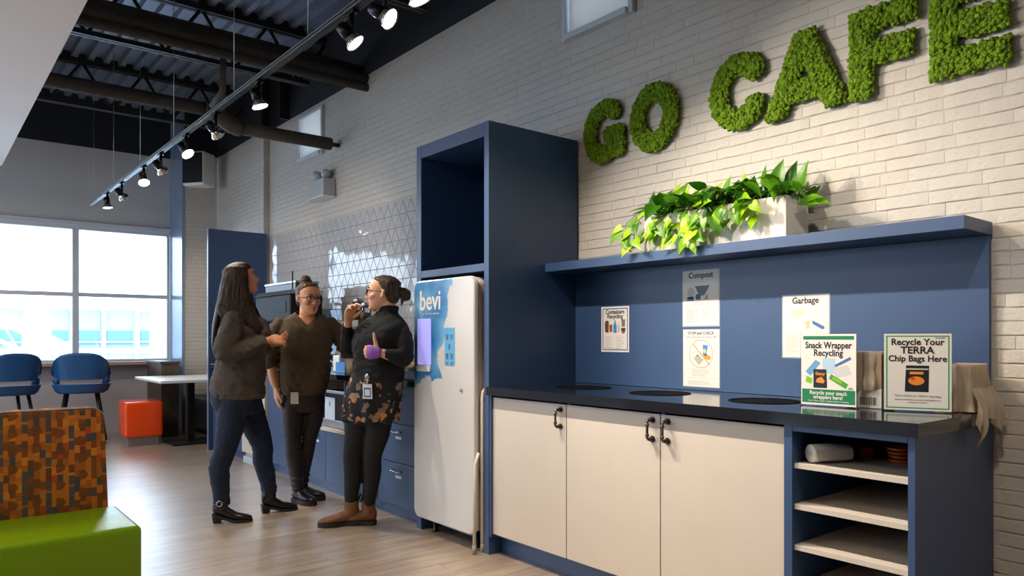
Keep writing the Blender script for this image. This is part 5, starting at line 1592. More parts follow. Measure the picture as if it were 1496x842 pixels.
def hand(mb, wrist, d, nrm, side, curl=25, spread=.06, thumb=(.6, .75, .25), tcurl=15, s=1.0, curls=None):
    d = Vector(d).normalized(); nrm = Vector(nrm); nrm = (nrm - d*nrm.dot(d)).normalized()
    sd = nrm.cross(d).normalized()
    if sd.dot(Vector(side)) < 0: sd = -sd
    w = Vector(wrist)
    R = []
    for t_, a, b in ((-.03, .024, .019), (-.01, .0245, .018), (.015, .030, .018), (.045, .039, .0165), (.075, .041, .0145), (.092, .037, .012)):
        c = w + d*t_*s
        R.append([c + (sd*cos(2*pi*j/14)*a + nrm*sin(2*pi*j/14)*b)*s for j in range(14)])
    mb.rings(R)
    for i in range(4):
        off = (.0295, .0100, -.0100, -.0285)[i]; L = (.94, 1.06, 1.0, .78)[i]
        base = w + (d*(.082, .087, .084, .074)[i] + sd*off)*s
        ang = 0; p = base.copy(); pts = [w + (d*.055 + sd*off*.85)*s, p.copy()]
        dd = (d + sd*spread*(1.5-i)).normalized(); c_ = (curls[i] if curls else curl)
        for k, ll in enumerate((.040, .026, .021)):
            ang += radians(c_ * (0.8, 1.1, .9)[k])
            v = dd*cos(ang) + nrm*sin(ang)
            p = p + v*ll*L*s; pts.append(p.copy())
        limb(mb, pts, [r*s for r in (.0095, .0098, .0088, .0080, .0066)], 8, 3)
    tv = (d*thumb[0] + sd*thumb[1] + nrm*thumb[2]).normalized()
    p = w + (d*.018 + sd*.018)*s; pts = [p.copy()]
    ax = tv
    for k, ll in enumerate((.042, .031, .025)):
        p = p + ax*ll*s; pts.append(p.copy()); ax = (ax + (d*.5 + nrm*.3)*math.tan(radians(tcurl))).normalized()
    limb(mb, pts, [r*s for r in (.0145, .0125, .0105, .0085)], 9, 3)

def head_frame(c, yaw=0, pitch=0, s=1.0, roll=0):
    return Matrix.Translation(Vector(c)) @ Matrix.Rotation(radians(yaw), 4, 'Z') @ Matrix.Rotation(radians(-pitch), 4, 'Y') @ Matrix.Rotation(radians(roll), 4, 'X') @ Matrix.Scale(s, 4)

def xf(mb, Mx, start=0):
    for i in range(start, len(mb.v)): mb.v[i] = tuple(Mx @ Vector(mb.v[i]))

def head_mesh(mb, Mx):
    b = len(mb.v)
    # cranium + jaw as horizontal sections (cx, z, rx, ry)
    rows = [(.052, 0, -.118, .016, .016), (.046, 0, -.108, .032, .030), (.036, 0, -.094, .048, .041), (.024, 0, -.074, .062, .050), (.010, 0, -.045, .079, .059),
            (.003, 0, -.015, .090, .066), (-.004, 0, .012, .097, .071), (-.008, 0, .040, .1005, .0745), (-.010, 0, .066, .095, .071), (-.010, 0, .088, .079, .059), (-.010, 0, .103, .052, .040), (-.010, 0, .110, .020, .016)]
    trunk(mb, rows, 28, 2, 2.15)
    limb(mb, [(-.03, 0, -.05), (-.035, 0, -.11), (-.045, 0, -.16)], [.050, .048, .052], 16, 3)
    # nose, brow ridge, cheeks, lips, chin, ears
    limb(mb, [(.088, 0, .012), (.096, 0, -.008), (.107, 0, -.026), (.103, 0, -.034)], [.008, .0095, .0125, .0105], 10, 3)
    for s_ in (-1, 1):
        limb(mb, [(.096, s_*.0095, -.034), (.090, s_*.011, -.036)], [.0075, .006], 8, 2)
        limb(mb, [(.085, s_*.012, .021), (.083, s_*.032, .024), (.066, s_*.052, .018)], [.008, .009, .007], 8, 3)
        limb(mb, [(.066, s_*.038, -.028), (.054, s_*.050, -.020)], [.019, .016], 10, 2)
        limb(mb, [(-.006, s_*.068, .018), (-.012, s_*.0765, .010), (-.010, s_*.076, -.012), (.0, s_*.069, -.028)], [.008, .0105, .010, .006], 8, 3)
    limb(mb, [(.078, -.020, -.059), (.0925, 0, -.0565), (.078, .020, -.059)], [.005, .0075, .005], 8, 3)
    limb(mb, [(.078, -.016, -.069), (.0905, 0, -.0695), (.078, .016, -.069)], [.005, .0078, .005], 8, 3)
    limb(mb, [(.074, -.010, -.098), (.080, 0, -.099), (.074, .010, -.098)], [.012, .0135, .012], 8, 2)
    xf(mb, Mx, b)

def face_parts(parent, Mx, glasses=False, brow=(60, 40, 28), smile=False):
    for s_ in (-1, 1):
        mb = MB(); mb.smooth = True
        mb.lathe([(0.0, .0118), (.005, .0107), (.0095, .007), (.0118, 0), (.0095, -.007), (0, -.0118)], (0, 0, 0), 14, axis='x')
        mb.cur = 1; mb.lathe([(.0058, .0103), (.0056, .0114), (.002, .0123), (0, .0124)], (0, 0, 0), 12, axis='x')
        b = 0; xf(mb, Mx @ Matrix.Translation((.0795, s_*.031, .003)), b)
        mb.build('eye', [M['eye_white'], M['iris']], parent)
        mb = MB(); limb(mb, [(.0925, s_*.016, .026), (.0915, s_*.031, .0315), (.078, s_*.047, .027)], [.0022, .0032, .0016], 6, 3); xf(mb, Mx)
        mb.smooth = True
        mb.build('eyebrow', M.setdefault('brow_%d' % brow[0], mat('brow_hair', srgb(*brow), .8)), parent)
        mb = MB(); limb(mb, [(.0905, s_*.019, .0075), (.0935, s_*.031, .0135), (.082, s_*.043, .008)], [.0016, .0022, .0016], 6, 3); xf(mb, Mx)
        mb.build('eyelid', M['lid'], parent)
    mb = MB(); up_ = .004 if smile else 0
    limb(mb, [(.0815, -.021, -.0625+up_), (.0945, -.006, -.0585), (.0945, .006, -.0585), (.0815, .021, -.0625+up_)], [.0015, .0042, .0042, .0015], 8, 3)
    limb(mb, [(.0815, -.018, -.0655+up_), (.0930, 0, -.0695), (.0815, .018, -.0655+up_)], [.0015, .005, .0015], 8, 3); xf(mb, Mx)
    for i in range(len(mb.sm)): mb.sm[i] = True
    mb.build('lips', M['lips'], parent)
    if smile:
        mb = MB(); limb(mb, [(.0865, -.013, -.0635), (.0955, 0, -.0635), (.0865, .013, -.0635)], [.0012, .0022, .0012], 6, 3); xf(mb, Mx)
        mb.build('teeth', M['eye_white'], parent)
    if glasses:
        mb = MB()
        for s_ in (-1, 1):
            pts = [(.104 - .010*abs(u)/.05*0.6, s_*.031 + u, v) for u, v in rrect(-.025, .025, -.019, .018, .009, 3)]
            mb.tube(pts + [pts[0]], .0019, 6, False)
            mb.tube([(.098, s_*.056, .008), (.05, s_*.078, .008), (-.01, s_*.082, .008), (-.035, s_*.08, -.008)], .0019, 6)
        mb.tube([(.104, -.007, .004), (.107, 0, .007), (.104, .007, .004)], .0016, 6)
        xf(mb, Mx)
        gl = mb.build('glasses', M['glasses'], parent)
        mb = MB()
        for s_ in (-1, 1):
            mb.prism([(s_*.031 + u, v) for u, v in rrect(-.024, .024, -.018, .017, .009, 3)], .1005, .1012, lambda u, v, h: (h, u, v))
        xf(mb, Mx); mb.build('lens', M['spec_lens'], gl, fix=True)

def skin_mat(name, col):
    return mat(name, col, 0.48, nscale=40, namt=.05, Subsurface_Weight=0.08, Subsurface_Scale=0.02)
M['skin_a'] = skin_mat('skin_olive', srgb(226, 160, 118)); M['skin_b'] = skin_mat('skin_warm', srgb(232, 166, 120)); M['skin_c'] = skin_mat('skin_light', srgb(222, 166, 134))
M['lips'] = mat('lips', srgb(168, 88, 76), .4); M['lid'] = mat('eyelid_line', srgb(52, 34, 28), .6)
M['eye_white'] = mat('eye_white', srgb(228, 222, 214), .25); M['iris'] = mat('iris', srgb(44, 30, 22), .15); M['spec_lens'] = glass('spectacle_lens', ior=1.15); M['glasses'] = mat('glasses_frame', srgb(20, 20, 26), .25)
def hair_mat(name, a, b):
    m = mat(name, srgb(*a), .5, spec=.3); nt = m.node_tree; N = nt.nodes; L = nt.links; P = N['Principled BSDF']
    tc = N.new('ShaderNodeTexCoord'); mp = N.new('ShaderNodeMapping'); mp.inputs['Scale'].default_value = (70, 70, 4)
    n = N.new('ShaderNodeTexNoise'); n.inputs['Scale'].default_value = 1.6; n.inputs['Detail'].default_value = 5; n.inputs['Distortion'].default_value = .3
    L.new(tc.outputs['Object'], mp.inputs[0]); L.new(mp.outputs[0], n.inputs['Vector'])
    cr = N.new('ShaderNodeValToRGB'); cr.color_ramp.elements[0].position = .42; cr.color_ramp.elements[0].color = srgb(*a)
    cr.color_ramp.elements[1].position = .7; cr.color_ramp.elements[1].color = srgb(*b)
    L.new(n.outputs['Fac'], cr.inputs[0]); L.new(cr.outputs[0], P.inputs['Base Color'])
    bm_ = N.new('ShaderNodeBump'); bm_.inputs['Strength'].default_value = .7; bm_.inputs['Distance'].default_value = .006
    L.new(n.outputs['Fac'], bm_.inputs['Height']); L.new(bm_.outputs[0], P.inputs['Normal'])
    return m
M['hair_a'] = hair_mat('dark_brown_hair', (30, 20, 14), (72, 50, 36)); M['hair_b'] = hair_mat('red_brown_hair', (62, 34, 24), (116, 76, 54)); M['hair_c'] = hair_mat('brown_hair', (42, 31, 24), (98, 76, 56))
M['knit_a'] = mat('taupe_knit', srgb(80, 72, 66), .92, nscale=220, namt=.2, bump=.3, bscale=300); M['knit_b'] = mat('dark_olive_knit', srgb(94, 77, 56), .92, nscale=220, namt=.2, bump=.3, bscale=300)
M['knit_c'] = mat('black_knit', srgb(14, 15, 18), .9, nscale=220, namt=.2, bump=.3, bscale=300)
M['jeans'] = mat('dark_denim', srgb(24, 38, 60), .85, nscale=60, namt=.25, bump=.2, bscale=300); M['trousers'] = mat('brown_black_trousers', srgb(50, 42, 38), .6, nscale=30, namt=.15)
M['tights'] = mat('black_tights', srgb(15, 15, 17), .8); M['boot_black'] = mat('black_leather', srgb(24, 22, 24), .3, nscale=20, namt=.1, bump=.1)
M['boot_brown'] = mat('brown_suede', srgb(118, 74, 42), .7, nscale=20, namt=.25); M['sole'] = mat('dark_sole', srgb(34, 28, 26), .7); M['steel'] = M['chrome']
def floral():
    m = bpy.data.materials.new('floral_skirt'); m.use_nodes = True
    nt = m.node_tree; N = nt.nodes; L = nt.links; P = N['Principled BSDF']; P.inputs['Roughness'].default_value = .85
    tc = N.new('ShaderNodeTexCoord')
    wn = N.new('ShaderNodeTexNoise'); wn.inputs['Scale'].default_value = 38; L.new(tc.outputs['Object'], wn.inputs['Vector'])
    wv = N.new('ShaderNodeVectorMath'); wv.operation = 'SCALE'; wv.inputs['Scale'].default_value = .045; L.new(wn.outputs['Color'], wv.inputs[0])
    av = N.new('ShaderNodeVectorMath'); av.operation = 'ADD'; L.new(tc.outputs['Object'], av.inputs[0]); L.new(wv.outputs[0], av.inputs[1])
    def vor(scale, thr, soft=.02):
        v = N.new('ShaderNodeTexVoronoi'); v.inputs['Scale'].default_value = scale; L.new(av.outputs[0], v.inputs['Vector'])
        r = N.new('ShaderNodeMapRange'); r.inputs['From Min'].default_value = thr+soft; r.inputs['From Max'].default_value = thr-soft
        L.new(v.outputs['Distance'], r.inputs['Value']); return r.outputs[0], v
    f, v1 = vor(21, .46)
    n = N.new('ShaderNodeTexNoise'); n.inputs['Scale'].default_value = 9; L.new(tc.outputs['Object'], n.inputs['Vector'])
    g = N.new('ShaderNodeMapRange'); g.inputs['From Min'].default_value = .47; g.inputs['From Max'].default_value = .50; L.new(n.outputs['Fac'], g.inputs['Value'])
    mu = N.new('ShaderNodeMath'); mu.operation = 'MULTIPLY'; L.new(f, mu.inputs[0]); L.new(g.outputs[0], mu.inputs[1])
    cr = N.new('ShaderNodeValToRGB'); cr.color_ramp.interpolation = 'CONSTANT'
    e = cr.color_ramp.elements; e[0].color = srgb(116, 100, 90); e[1].position = .82; e[1].color = srgb(206, 128, 62)
    x = e.new(.4); x.color = srgb(150, 124, 100)
    sx = N.new('ShaderNodeSeparateColor'); L.new(v1.outputs['Color'], sx.inputs[0]); L.new(sx.outputs[0], cr.inputs[0])
    mx = N.new('ShaderNodeMix'); mx.data_type = 'RGBA'; mx.inputs[6].default_value = srgb(20, 20, 24)
    L.new(mu.outputs[0], mx.inputs[0]); L.new(cr.outputs[0], mx.inputs[7]); L.new(mx.outputs[2], P.inputs['Base Color'])
    return m
M['floral'] = floral()

def shoe(parent, ank, yaw, L=.25, heel=0.0, m='boot_black', shaft=.10, name='boot', w=.043, sole=.014, r=.046, tab=False, buckle=False):
    """foot frame: origin on the floor under the ankle"""
    Mx = Matrix.Translation((ank[0], ank[1], 0)) @ Matrix.Rotation(radians(yaw), 4, 'Z')
    mb = MB(); h0 = heel + sole
    back = -.055
    rows = []
    for u, ww, zc, hh in ((0, .020, .045, .030), (.06, .031, .045, .042), (.2, .034, .045, .045), (.38, .036, .034, .038), (.6, w, .022, .028), (.8, w*.95, .016, .022), (.94, w*.62, .012, .016), (1.0, w*.25, .010, .010)):
        x = back + u*L; lift = h0*max(0, 1 - u/.62)**1.1 + sole*min(1, u/.62)
        rows.append((x, ww, zc + lift, hh, lift))
    R = []
    for x, ww, zc, hh, lift in rows:
        R.append([(x, ww*cos(2*pi*j/16), max(lift + .001, zc + hh*sin(2*pi*j/16))) for j in range(16)])
    mb.rings(R)
    limb(mb, [(0, 0, h0 + .04), (-.004, 0, h0 + .07), (ank[2]*.0 - .004, 0, h0 + .07 + shaft)], [r*.92, r*.95, r*1.08], 16, 3, round_ends=False)
    xf(mb, Mx)
    b = blob(name, mb, M[m], parent, .006, 3)
    sb = MB()
    out = [(back + u*L, s_*ww*1.06) for s_ in (1,) for u, ww in ((0, .018), (.06, .030), (.2, .034), (.38, .033), (.6, w), (.8, w*.95), (.94, w*.65), (1.01, w*.2))]
    out = [tuple(q_) for q_ in spline(out, 3)]
    poly_ = out + [(x, -y) for x, y in reversed(out)]
    if heel:
        nn = len(poly_)
        def zl(x):
            u = (x - back)/L; return h0*max(0, 1-u/.62)**1.1 + sole*min(1, max(u, 0)/.62)
        sb.add([(x, y, zl(x) - sole) for x, y in poly_] + [(x, y, zl(x) + .003) for x, y in poly_], [tuple(range(nn-1, -1, -1)), tuple(range(nn, 2*nn))] + [(i, (i+1) % nn, nn+(i+1) % nn, nn+i) for i in range(nn)])
        sb.rings([[(back + .006 + x*.9, y*.85, 0) for x, y in ((0, -.024), (.048, -.024), (.048, .024), (0, .024))], [(back - .001 + x, y, zl(back + x*.6)) for x, y in ((0, -.026), (.062, -.028), (.062, .028), (0, .026))]])
    else:
        sb.prism(poly_, 0, sole + .006, lambda u, v, h: (u, v, h))
    xf(sb, Mx); sb.build('sole', M['sole'], b, fix=True)
    if tab:
        t_ = MB(); t_.tube([(-.045, 0, h0+.13), (-.062, 0, h0+.175), (-.075, 0, h0+.165), (-.062, 0, h0+.12)], .006, 6); xf(t_, Mx); t_.build('pull_tab', M['sole'], b)
    if buckle:
        t_ = MB(); t_.tube([(r*1.04*cos(a), r*1.04*sin(a), h0+.075 + .01*cos(a)) for a in [2*pi*k/20 for k in range(21)]], .0075, 6, flat=.6); xf(t_, Mx); t_.build('strap', M[m], b)
        t_ = MB(); t_.tube([(-.004 + .017*cos(a), -r*1.16, h0+.075 + .017*sin(a)) for a in [2*pi*k/16 for k in range(17)]], .003, 6); xf(t_, Mx); t_.build('buckle', M['chrome'], b)
    return b

def N3(p, s_=1.0, o=0.0): return noise.noise(Vector((p[0]*s_+o, p[1]*s_+o, p[2]*s_)))
def knit_folds(amp, seed, k=1.0):
    def f(p):
        return amp*(abs(noise.noise(Vector((p.x*9*k+seed, p.y*9*k, p.z*22*k + p.x*10)))) - .2) + amp*.5*noise.noise(Vector((p.x*26+seed, p.y*26, p.z*30)))
    return f

# ---------------------------------------------------------------- woman at the left
def person_a():
    t = empty('person', (1.77, 4.93, 0), radians(-25), 'woman with long straight dark hair, taupe sweater and jeans, hands clasped', 'person')
    Hm = head_frame((-.072, 0, 1.595), 2, 12, .92)
    wR, dR = (.105, -.105, 1.185), (.82, .52, .02)
    wL, dL = (.125, .075, 1.165), (.72, -.62, .12)
    body = MB()
    trunk(body, [(-.09, 0, .78, .12, .14), (-.09, 0, .9, .135, .155), (-.075, 0, 1.03, .12, .13), (-.065, 0, 1.2, .12, .14), (-.09, 0, 1.31, .07, .11), (-.105, 0, 1.37, .04, .05)], 22, 3)
    limb(body, [(-.115, 0, 1.36), (-.098, 0, 1.46), (-.085, 0, 1.52)], [.058, .050, .050], 16, 3)
    for s_, sh, el, wr in ((-1, (-.105, -.15, 1.315), (-.14, -.235, 1.10), wR), (1, (-.10, .15, 1.315), (-.06, .25, 1.11), wL)):
        limb(body, [sh, Vector(sh).lerp(Vector(el), .5), el, Vector(el).lerp(Vector(wr), .5), wr], [.035, .045, .038, .036, .025], 12, 3)
    hand(body, wR, dR, (-.35, .6, -.5), (0, .2, 1), curl=28, thumb=(.8, .5, .3)); hand(body, wL, dL, (-.3, -.5, .65), (0, 0, 1), curl=30, thumb=(.85, .45, .3))
    for hp, kn, an in (((-.11, -.09, .84), (-.172, -.10, .44), (-.185, -.10, .12)), ((-.05, .09, .84), (.052, .11, .43), (.096, .12, .13))):
        limb(body, [hp, kn, an], [.07, .045, .028], 12, 4)
    head_mesh(body, Hm)
    blob('body', body, M['skin_a'], t, .0052, 2)
    face_parts(t, Hm)
    # sweater
    sw = MB()
    trunk(sw, [(-.093, 0, .80, .168, .188), (-.095, 0, .90, .172, .190), (-.080, 0, 1.00, .160, .178), (-.074, 0, 1.08, .154, .170), (-.062, 0, 1.18, .156, .172), (-.058, 0, 1.26, .158, .176), (-.082, 0, 1.32, .130, .172), (-.104, 0, 1.37, .095, .140), (-.108, 0, 1.405, .066, .085), (-.104, 0, 1.425, .060, .064)], 32, 3)
    for yb in (-.075, .075): limb(sw, [(.02, yb, 1.275), (.045, yb, 1.235)], [.075, .07], 14, 2)
    limb(sw, [(-.105, -.145, 1.318), (-.125, -.20, 1.22), (-.15, -.238, 1.105), (-.04, -.19, 1.125), (.066, -.132, 1.174)], [.064, .072, .066, .056, .042], 18, 5)
    limb(sw, [(-.09, .145, 1.318), (-.08, .20, 1.22), (-.06, .25, 1.105), (.03, .18, 1.13), (.090, .110, 1.157)], [.064, .070, .062, .054, .042], 18, 5)
    blob('sweater', sw, M['knit_a'], t, .0075, 3, folds=knit_folds(.012, 1.7))
    jn = MB()
    trunk(jn, [(-.095, 0, .70, .13, .17), (-.105, 0, .78, .160, .178), (-.105, 0, .86, .162, .178), (-.095, 0, .94, .150, .165)], 28, 3)
    limb(jn, [(-.112, -.088, .80), (-.128, -.092, .65), (-.168, -.098, .46), (-.200, -.10, .36), (-.190, -.10, .22), (-.183, -.10, .11)], [.100, .092, .070, .066, .056, .050], 18, 4, round_ends=False)
    limb(jn, [(-.060, .088, .80), (-.010, .10, .64), (.050, .11, .46), (.052, .112, .36), (.080, .117, .24), (.096, .12, .135)], [.100, .090, .070, .066, .056, .050], 18, 4, round_ends=False)
    blob('jeans', jn, M['jeans'], t, .0075, 2, folds=knit_folds(.006, 5.2, 1.3))
    shoe(t, (-.185, -.10, .12), -2, .245, .045, 'boot_black', .05, buckle=True, r=.049)
    shoe(t, (.096, .12, .13), 18, .245, .045, 'boot_black', .06, r=.049)
    # hair : scalp cap, curtains falling over shoulders and back
    hr = MB(); b = len(hr.v)
    trunk(hr, [(-.062, 0, -.06, .052, .074), (-.042, 0, -.02, .072, .079), (-.028, 0, .03, .090, .083), (-.018, 0, .068, .103, .083), (-.014, 0, .090, .090, .071), (-.013, 0, .108, .064, .050), (-.013, 0, .121, .024, .02)], 28, 3)
    xf(hr, Hm, b)
    for s_ in (-1, 1):
        R = []
        for x, y, z, rx, ry in spline([(-.082, .064, 1.67, .052, .018), (-.092, .079, 1.60, .070, .020), (-.100, .088, 1.52, .084, .022), (-.100, .102, 1.44, .100, .024), (-.094, .125, 1.38, .118, .028), (-.060, .138, 1.32, .112, .036), (.004, .128, 1.27, .072, .040), (.028, .118, 1.22, .034, .030)], 4):
            R.append([(x + rx*cos(2*pi*j/20), s_*(y + ry*sin(2*pi*j/20)), z) for j in range(20)])
        hr.rings(R)
    R = []
    for x, y, z, rx, ry in spline([(-.150, 0, 1.64, .030, .05), (-.168, 0, 1.56, .034, .075), (-.185, 0, 1.46, .034, .092), (-.205, 0, 1.36, .034, .115), (-.222, 0, 1.26, .030, .125), (-.232, 0, 1.16, .022, .115), (-.232, 0, 1.09, .010, .09)], 4):
        R.append([(x + rx*cos(2*pi*j/24), y + ry*sin(2*pi*j/24), z) for j in range(24)])
    hr.rings(R)
    blob('hair', hr, M['hair_a'], t, .006, 2, folds=lambda p: .0015 + (.0045*noise.noise(Vector((p.x*60, p.y*60, p.z*2.5))) + .002*noise.noise(Vector((p.x*130, p.y*130, p.z*4))))*(max(.35, min(1, (p.z-1.25)*4)) if p.z < 1.6 else max(0.15, 1-(p.z-1.6)*12)))
person_a()

# ---------------------------------------------------------------- woman in the middle
def person_b():
    t = empty('person', (2.22, 5.20, 0), radians(-113), 'woman with bun and glasses in dark olive v-neck sweater leaning on the counter', 'person')
    Hm = head_frame((.028, .055, 1.488), 24, -3, 1.02)
    body = MB()
    trunk(body, [(0, .01, .76, .10, .13), (0, .02, .9, .115, .145), (.0, .03, 1.02, .105, .125), (.012, .035, 1.18, .112, .15), (.0, .035, 1.28, .094, .150), (-.006, .038, 1.325, .074, .11), (-.008, .042, 1.36, .052, .07)], 24, 3)
    limb(body, [(-.012, .042, 1.33), (-.004, .046, 1.39), (.004, .052, 1.44)], [.064, .056, .053], 16, 3)
    limb(body, [(-.01, -.145, 1.26), (0, -.19, 1.15), (0, -.205, 1.02), (.03, -.19, .92), (.05, -.175, .85)], [.036, .044, .038, .038, .026], 14, 4)
    limb(body, [(-.01, .215, 1.26), (-.03, .285, 1.18), (-.035, .335, 1.09), (-.02, .355, 1.03), (-.005, .368, .997)], [.036, .044, .038, .034, .026], 14, 4)
    hand(body, (.05, -.175, .845), (.02, .06, -1), (-.25, .9, 0), (1, .2, 0), curl=16, thumb=(.85, .45, .2))
    hand(body, (-.005, .370, 1.004), (.35, .65, -.32), (.1, 0, -1), (0, -1, 0), curl=10, thumb=(.6, .7, .2), s=.92)
    limb(body, [(0, -.06, .78), (.045, -.05, .46), (.055, -.02, .10)], [.07, .045, .026], 12, 4)
    limb(body, [(0, .09, .78), (-.02, .055, .46), (-.07, .01, .10)], [.07, .045, .026], 12, 4)
    head_mesh(body, Hm)
    blob('body', body, M['skin_b'], t, .0052, 2)
    face_parts(t, Hm, glasses=True, brow=(74, 52, 40), smile=True)
    sw = MB()
    trunk(sw, [(.0, .012, .785, .140, .160), (.0, .018, .86, .148, .176), (.004, .028, .96, .146, .184), (.012, .034, 1.06, .144, .184), (.020, .036, 1.16, .142, .186), (.014, .036, 1.25, .130, .190), (-.000, .036, 1.31, .106, .180), (-.010, .038, 1.352, .084, .138), (-.012, .041, 1.388, .064, .086)], 32, 3)
    for yb in (-.045, .115): limb(sw, [(.065, yb, 1.20), (.075, yb, 1.15)], [.072, .066], 14, 2)
    limb(sw, [(-.01, -.140, 1.292), (-.005, -.192, 1.20), (.0, -.215, 1.08), (.01, -.212, 1.015)], [.066, .070, .065, .057], 18, 5)
    limb(sw, [(-.01, .210, 1.292), (-.03, .283, 1.21), (-.035, .338, 1.10), (-.018, .362, 1.045)], [.066, .066, .061, .050], 18, 5)
    def f(p):
        d_ = (p.z + p.y*1.1)
        return .011*(abs(noise.noise(Vector((d_*15, (p.y - p.z)*3, 3.3)))) - .2) + .006*noise.noise(Vector((p.x*20, p.y*20, p.z*26))) + (.008*sin(p.z*120) if abs(p.y-.03) > .17 and p.z < 1.14 and p.z > 1.0 else 0)
    blob('sweater', sw, M['knit_b'], t, .0075, 3, folds=f, cut=lambda c: (c.x > -.02 and c.z > 1.290 and abs(c.y - .045) < (c.z - 1.290)*.85 + .002) or c.z > 1.405)
    tr_ = MB()
    trunk(tr_, [(0, .02, .66, .10, .14), (0, .015, .74, .125, .150), (0, .015, .82, .130, .152), (0, .02, .90, .120, .150)], 28, 3)
    limb(tr_, [(.01, -.055, .76), (.035, -.060, .62), (.055, -.058, .46), (.045, -.05, .34), (.055, -.035, .22), (.055, -.02, .10)], [.086, .078, .060, .060, .050, .044], 18, 4, round_ends=False)
    limb(tr_, [(-.005, .088, .76), (-.015, .085, .62), (-.02, .055, .46), (-.045, .035, .34), (-.06, .02, .22), (-.07, .01, .10)], [.086, .078, .060, .058, .048, .042], 18, 4, round_ends=False)
    blob('trousers', tr_, M['trousers'], t, .0075, 2, folds=lambda p: .006*(abs(noise.noise(Vector((p.x*8, p.y*8, p.z*34)))) - .2) + (.005*sin(p.z*150) if p.z < .2 else 0))
    shoe(t, (.055, -.02, .1), 40, .235, 0, 'boot_black', .015, name='clog', w=.047, sole=.028, r=.044)
    shoe(t, (-.07, .01, .1), 62, .235, 0, 'boot_black', .015, name='clog', w=.045, sole=.028, r=.042)
    hr = MB()
    trunk(hr, [(-.062, 0, -.055, .034, .052), (-.045, 0, -.02, .060, .070), (-.030, 0, .03, .080, .0775), (-.022, 0, .052, .084, .078), (-.022, 0, .074, .086, .075), (-.013, 0, .090, .080, .065), (-.012, 0, .106, .060, .048), (-.012, 0, .117, .024, .02)], 28, 3)
    xf(hr, Hm, 0); b = len(hr.v)
    limb(hr, [(-.050, 0, .090), (-.066, .004, .122), (-.070, .004, .136)], [.034, .043, .038], 14, 3); xf(hr, Hm, b)
    blob('hair', hr, M['hair_b'], t, .005, 2, folds=lambda p: .001 + .003*noise.noise(Vector((p.x*70, p.y*70, p.z*30))))
    # id card clipped at the hip
    bd_ = MB().box(-.003, .003, -.028, .028, -.088, 0).build('badge', M['paper'], t, (.150, -.045, .815), .002, (0, radians(4), radians(-12)))
    MB().box(-.0045, .0045, -.032, .032, -.002, .012).build('badge_clip', M['trousers'], bd_)
person_b()

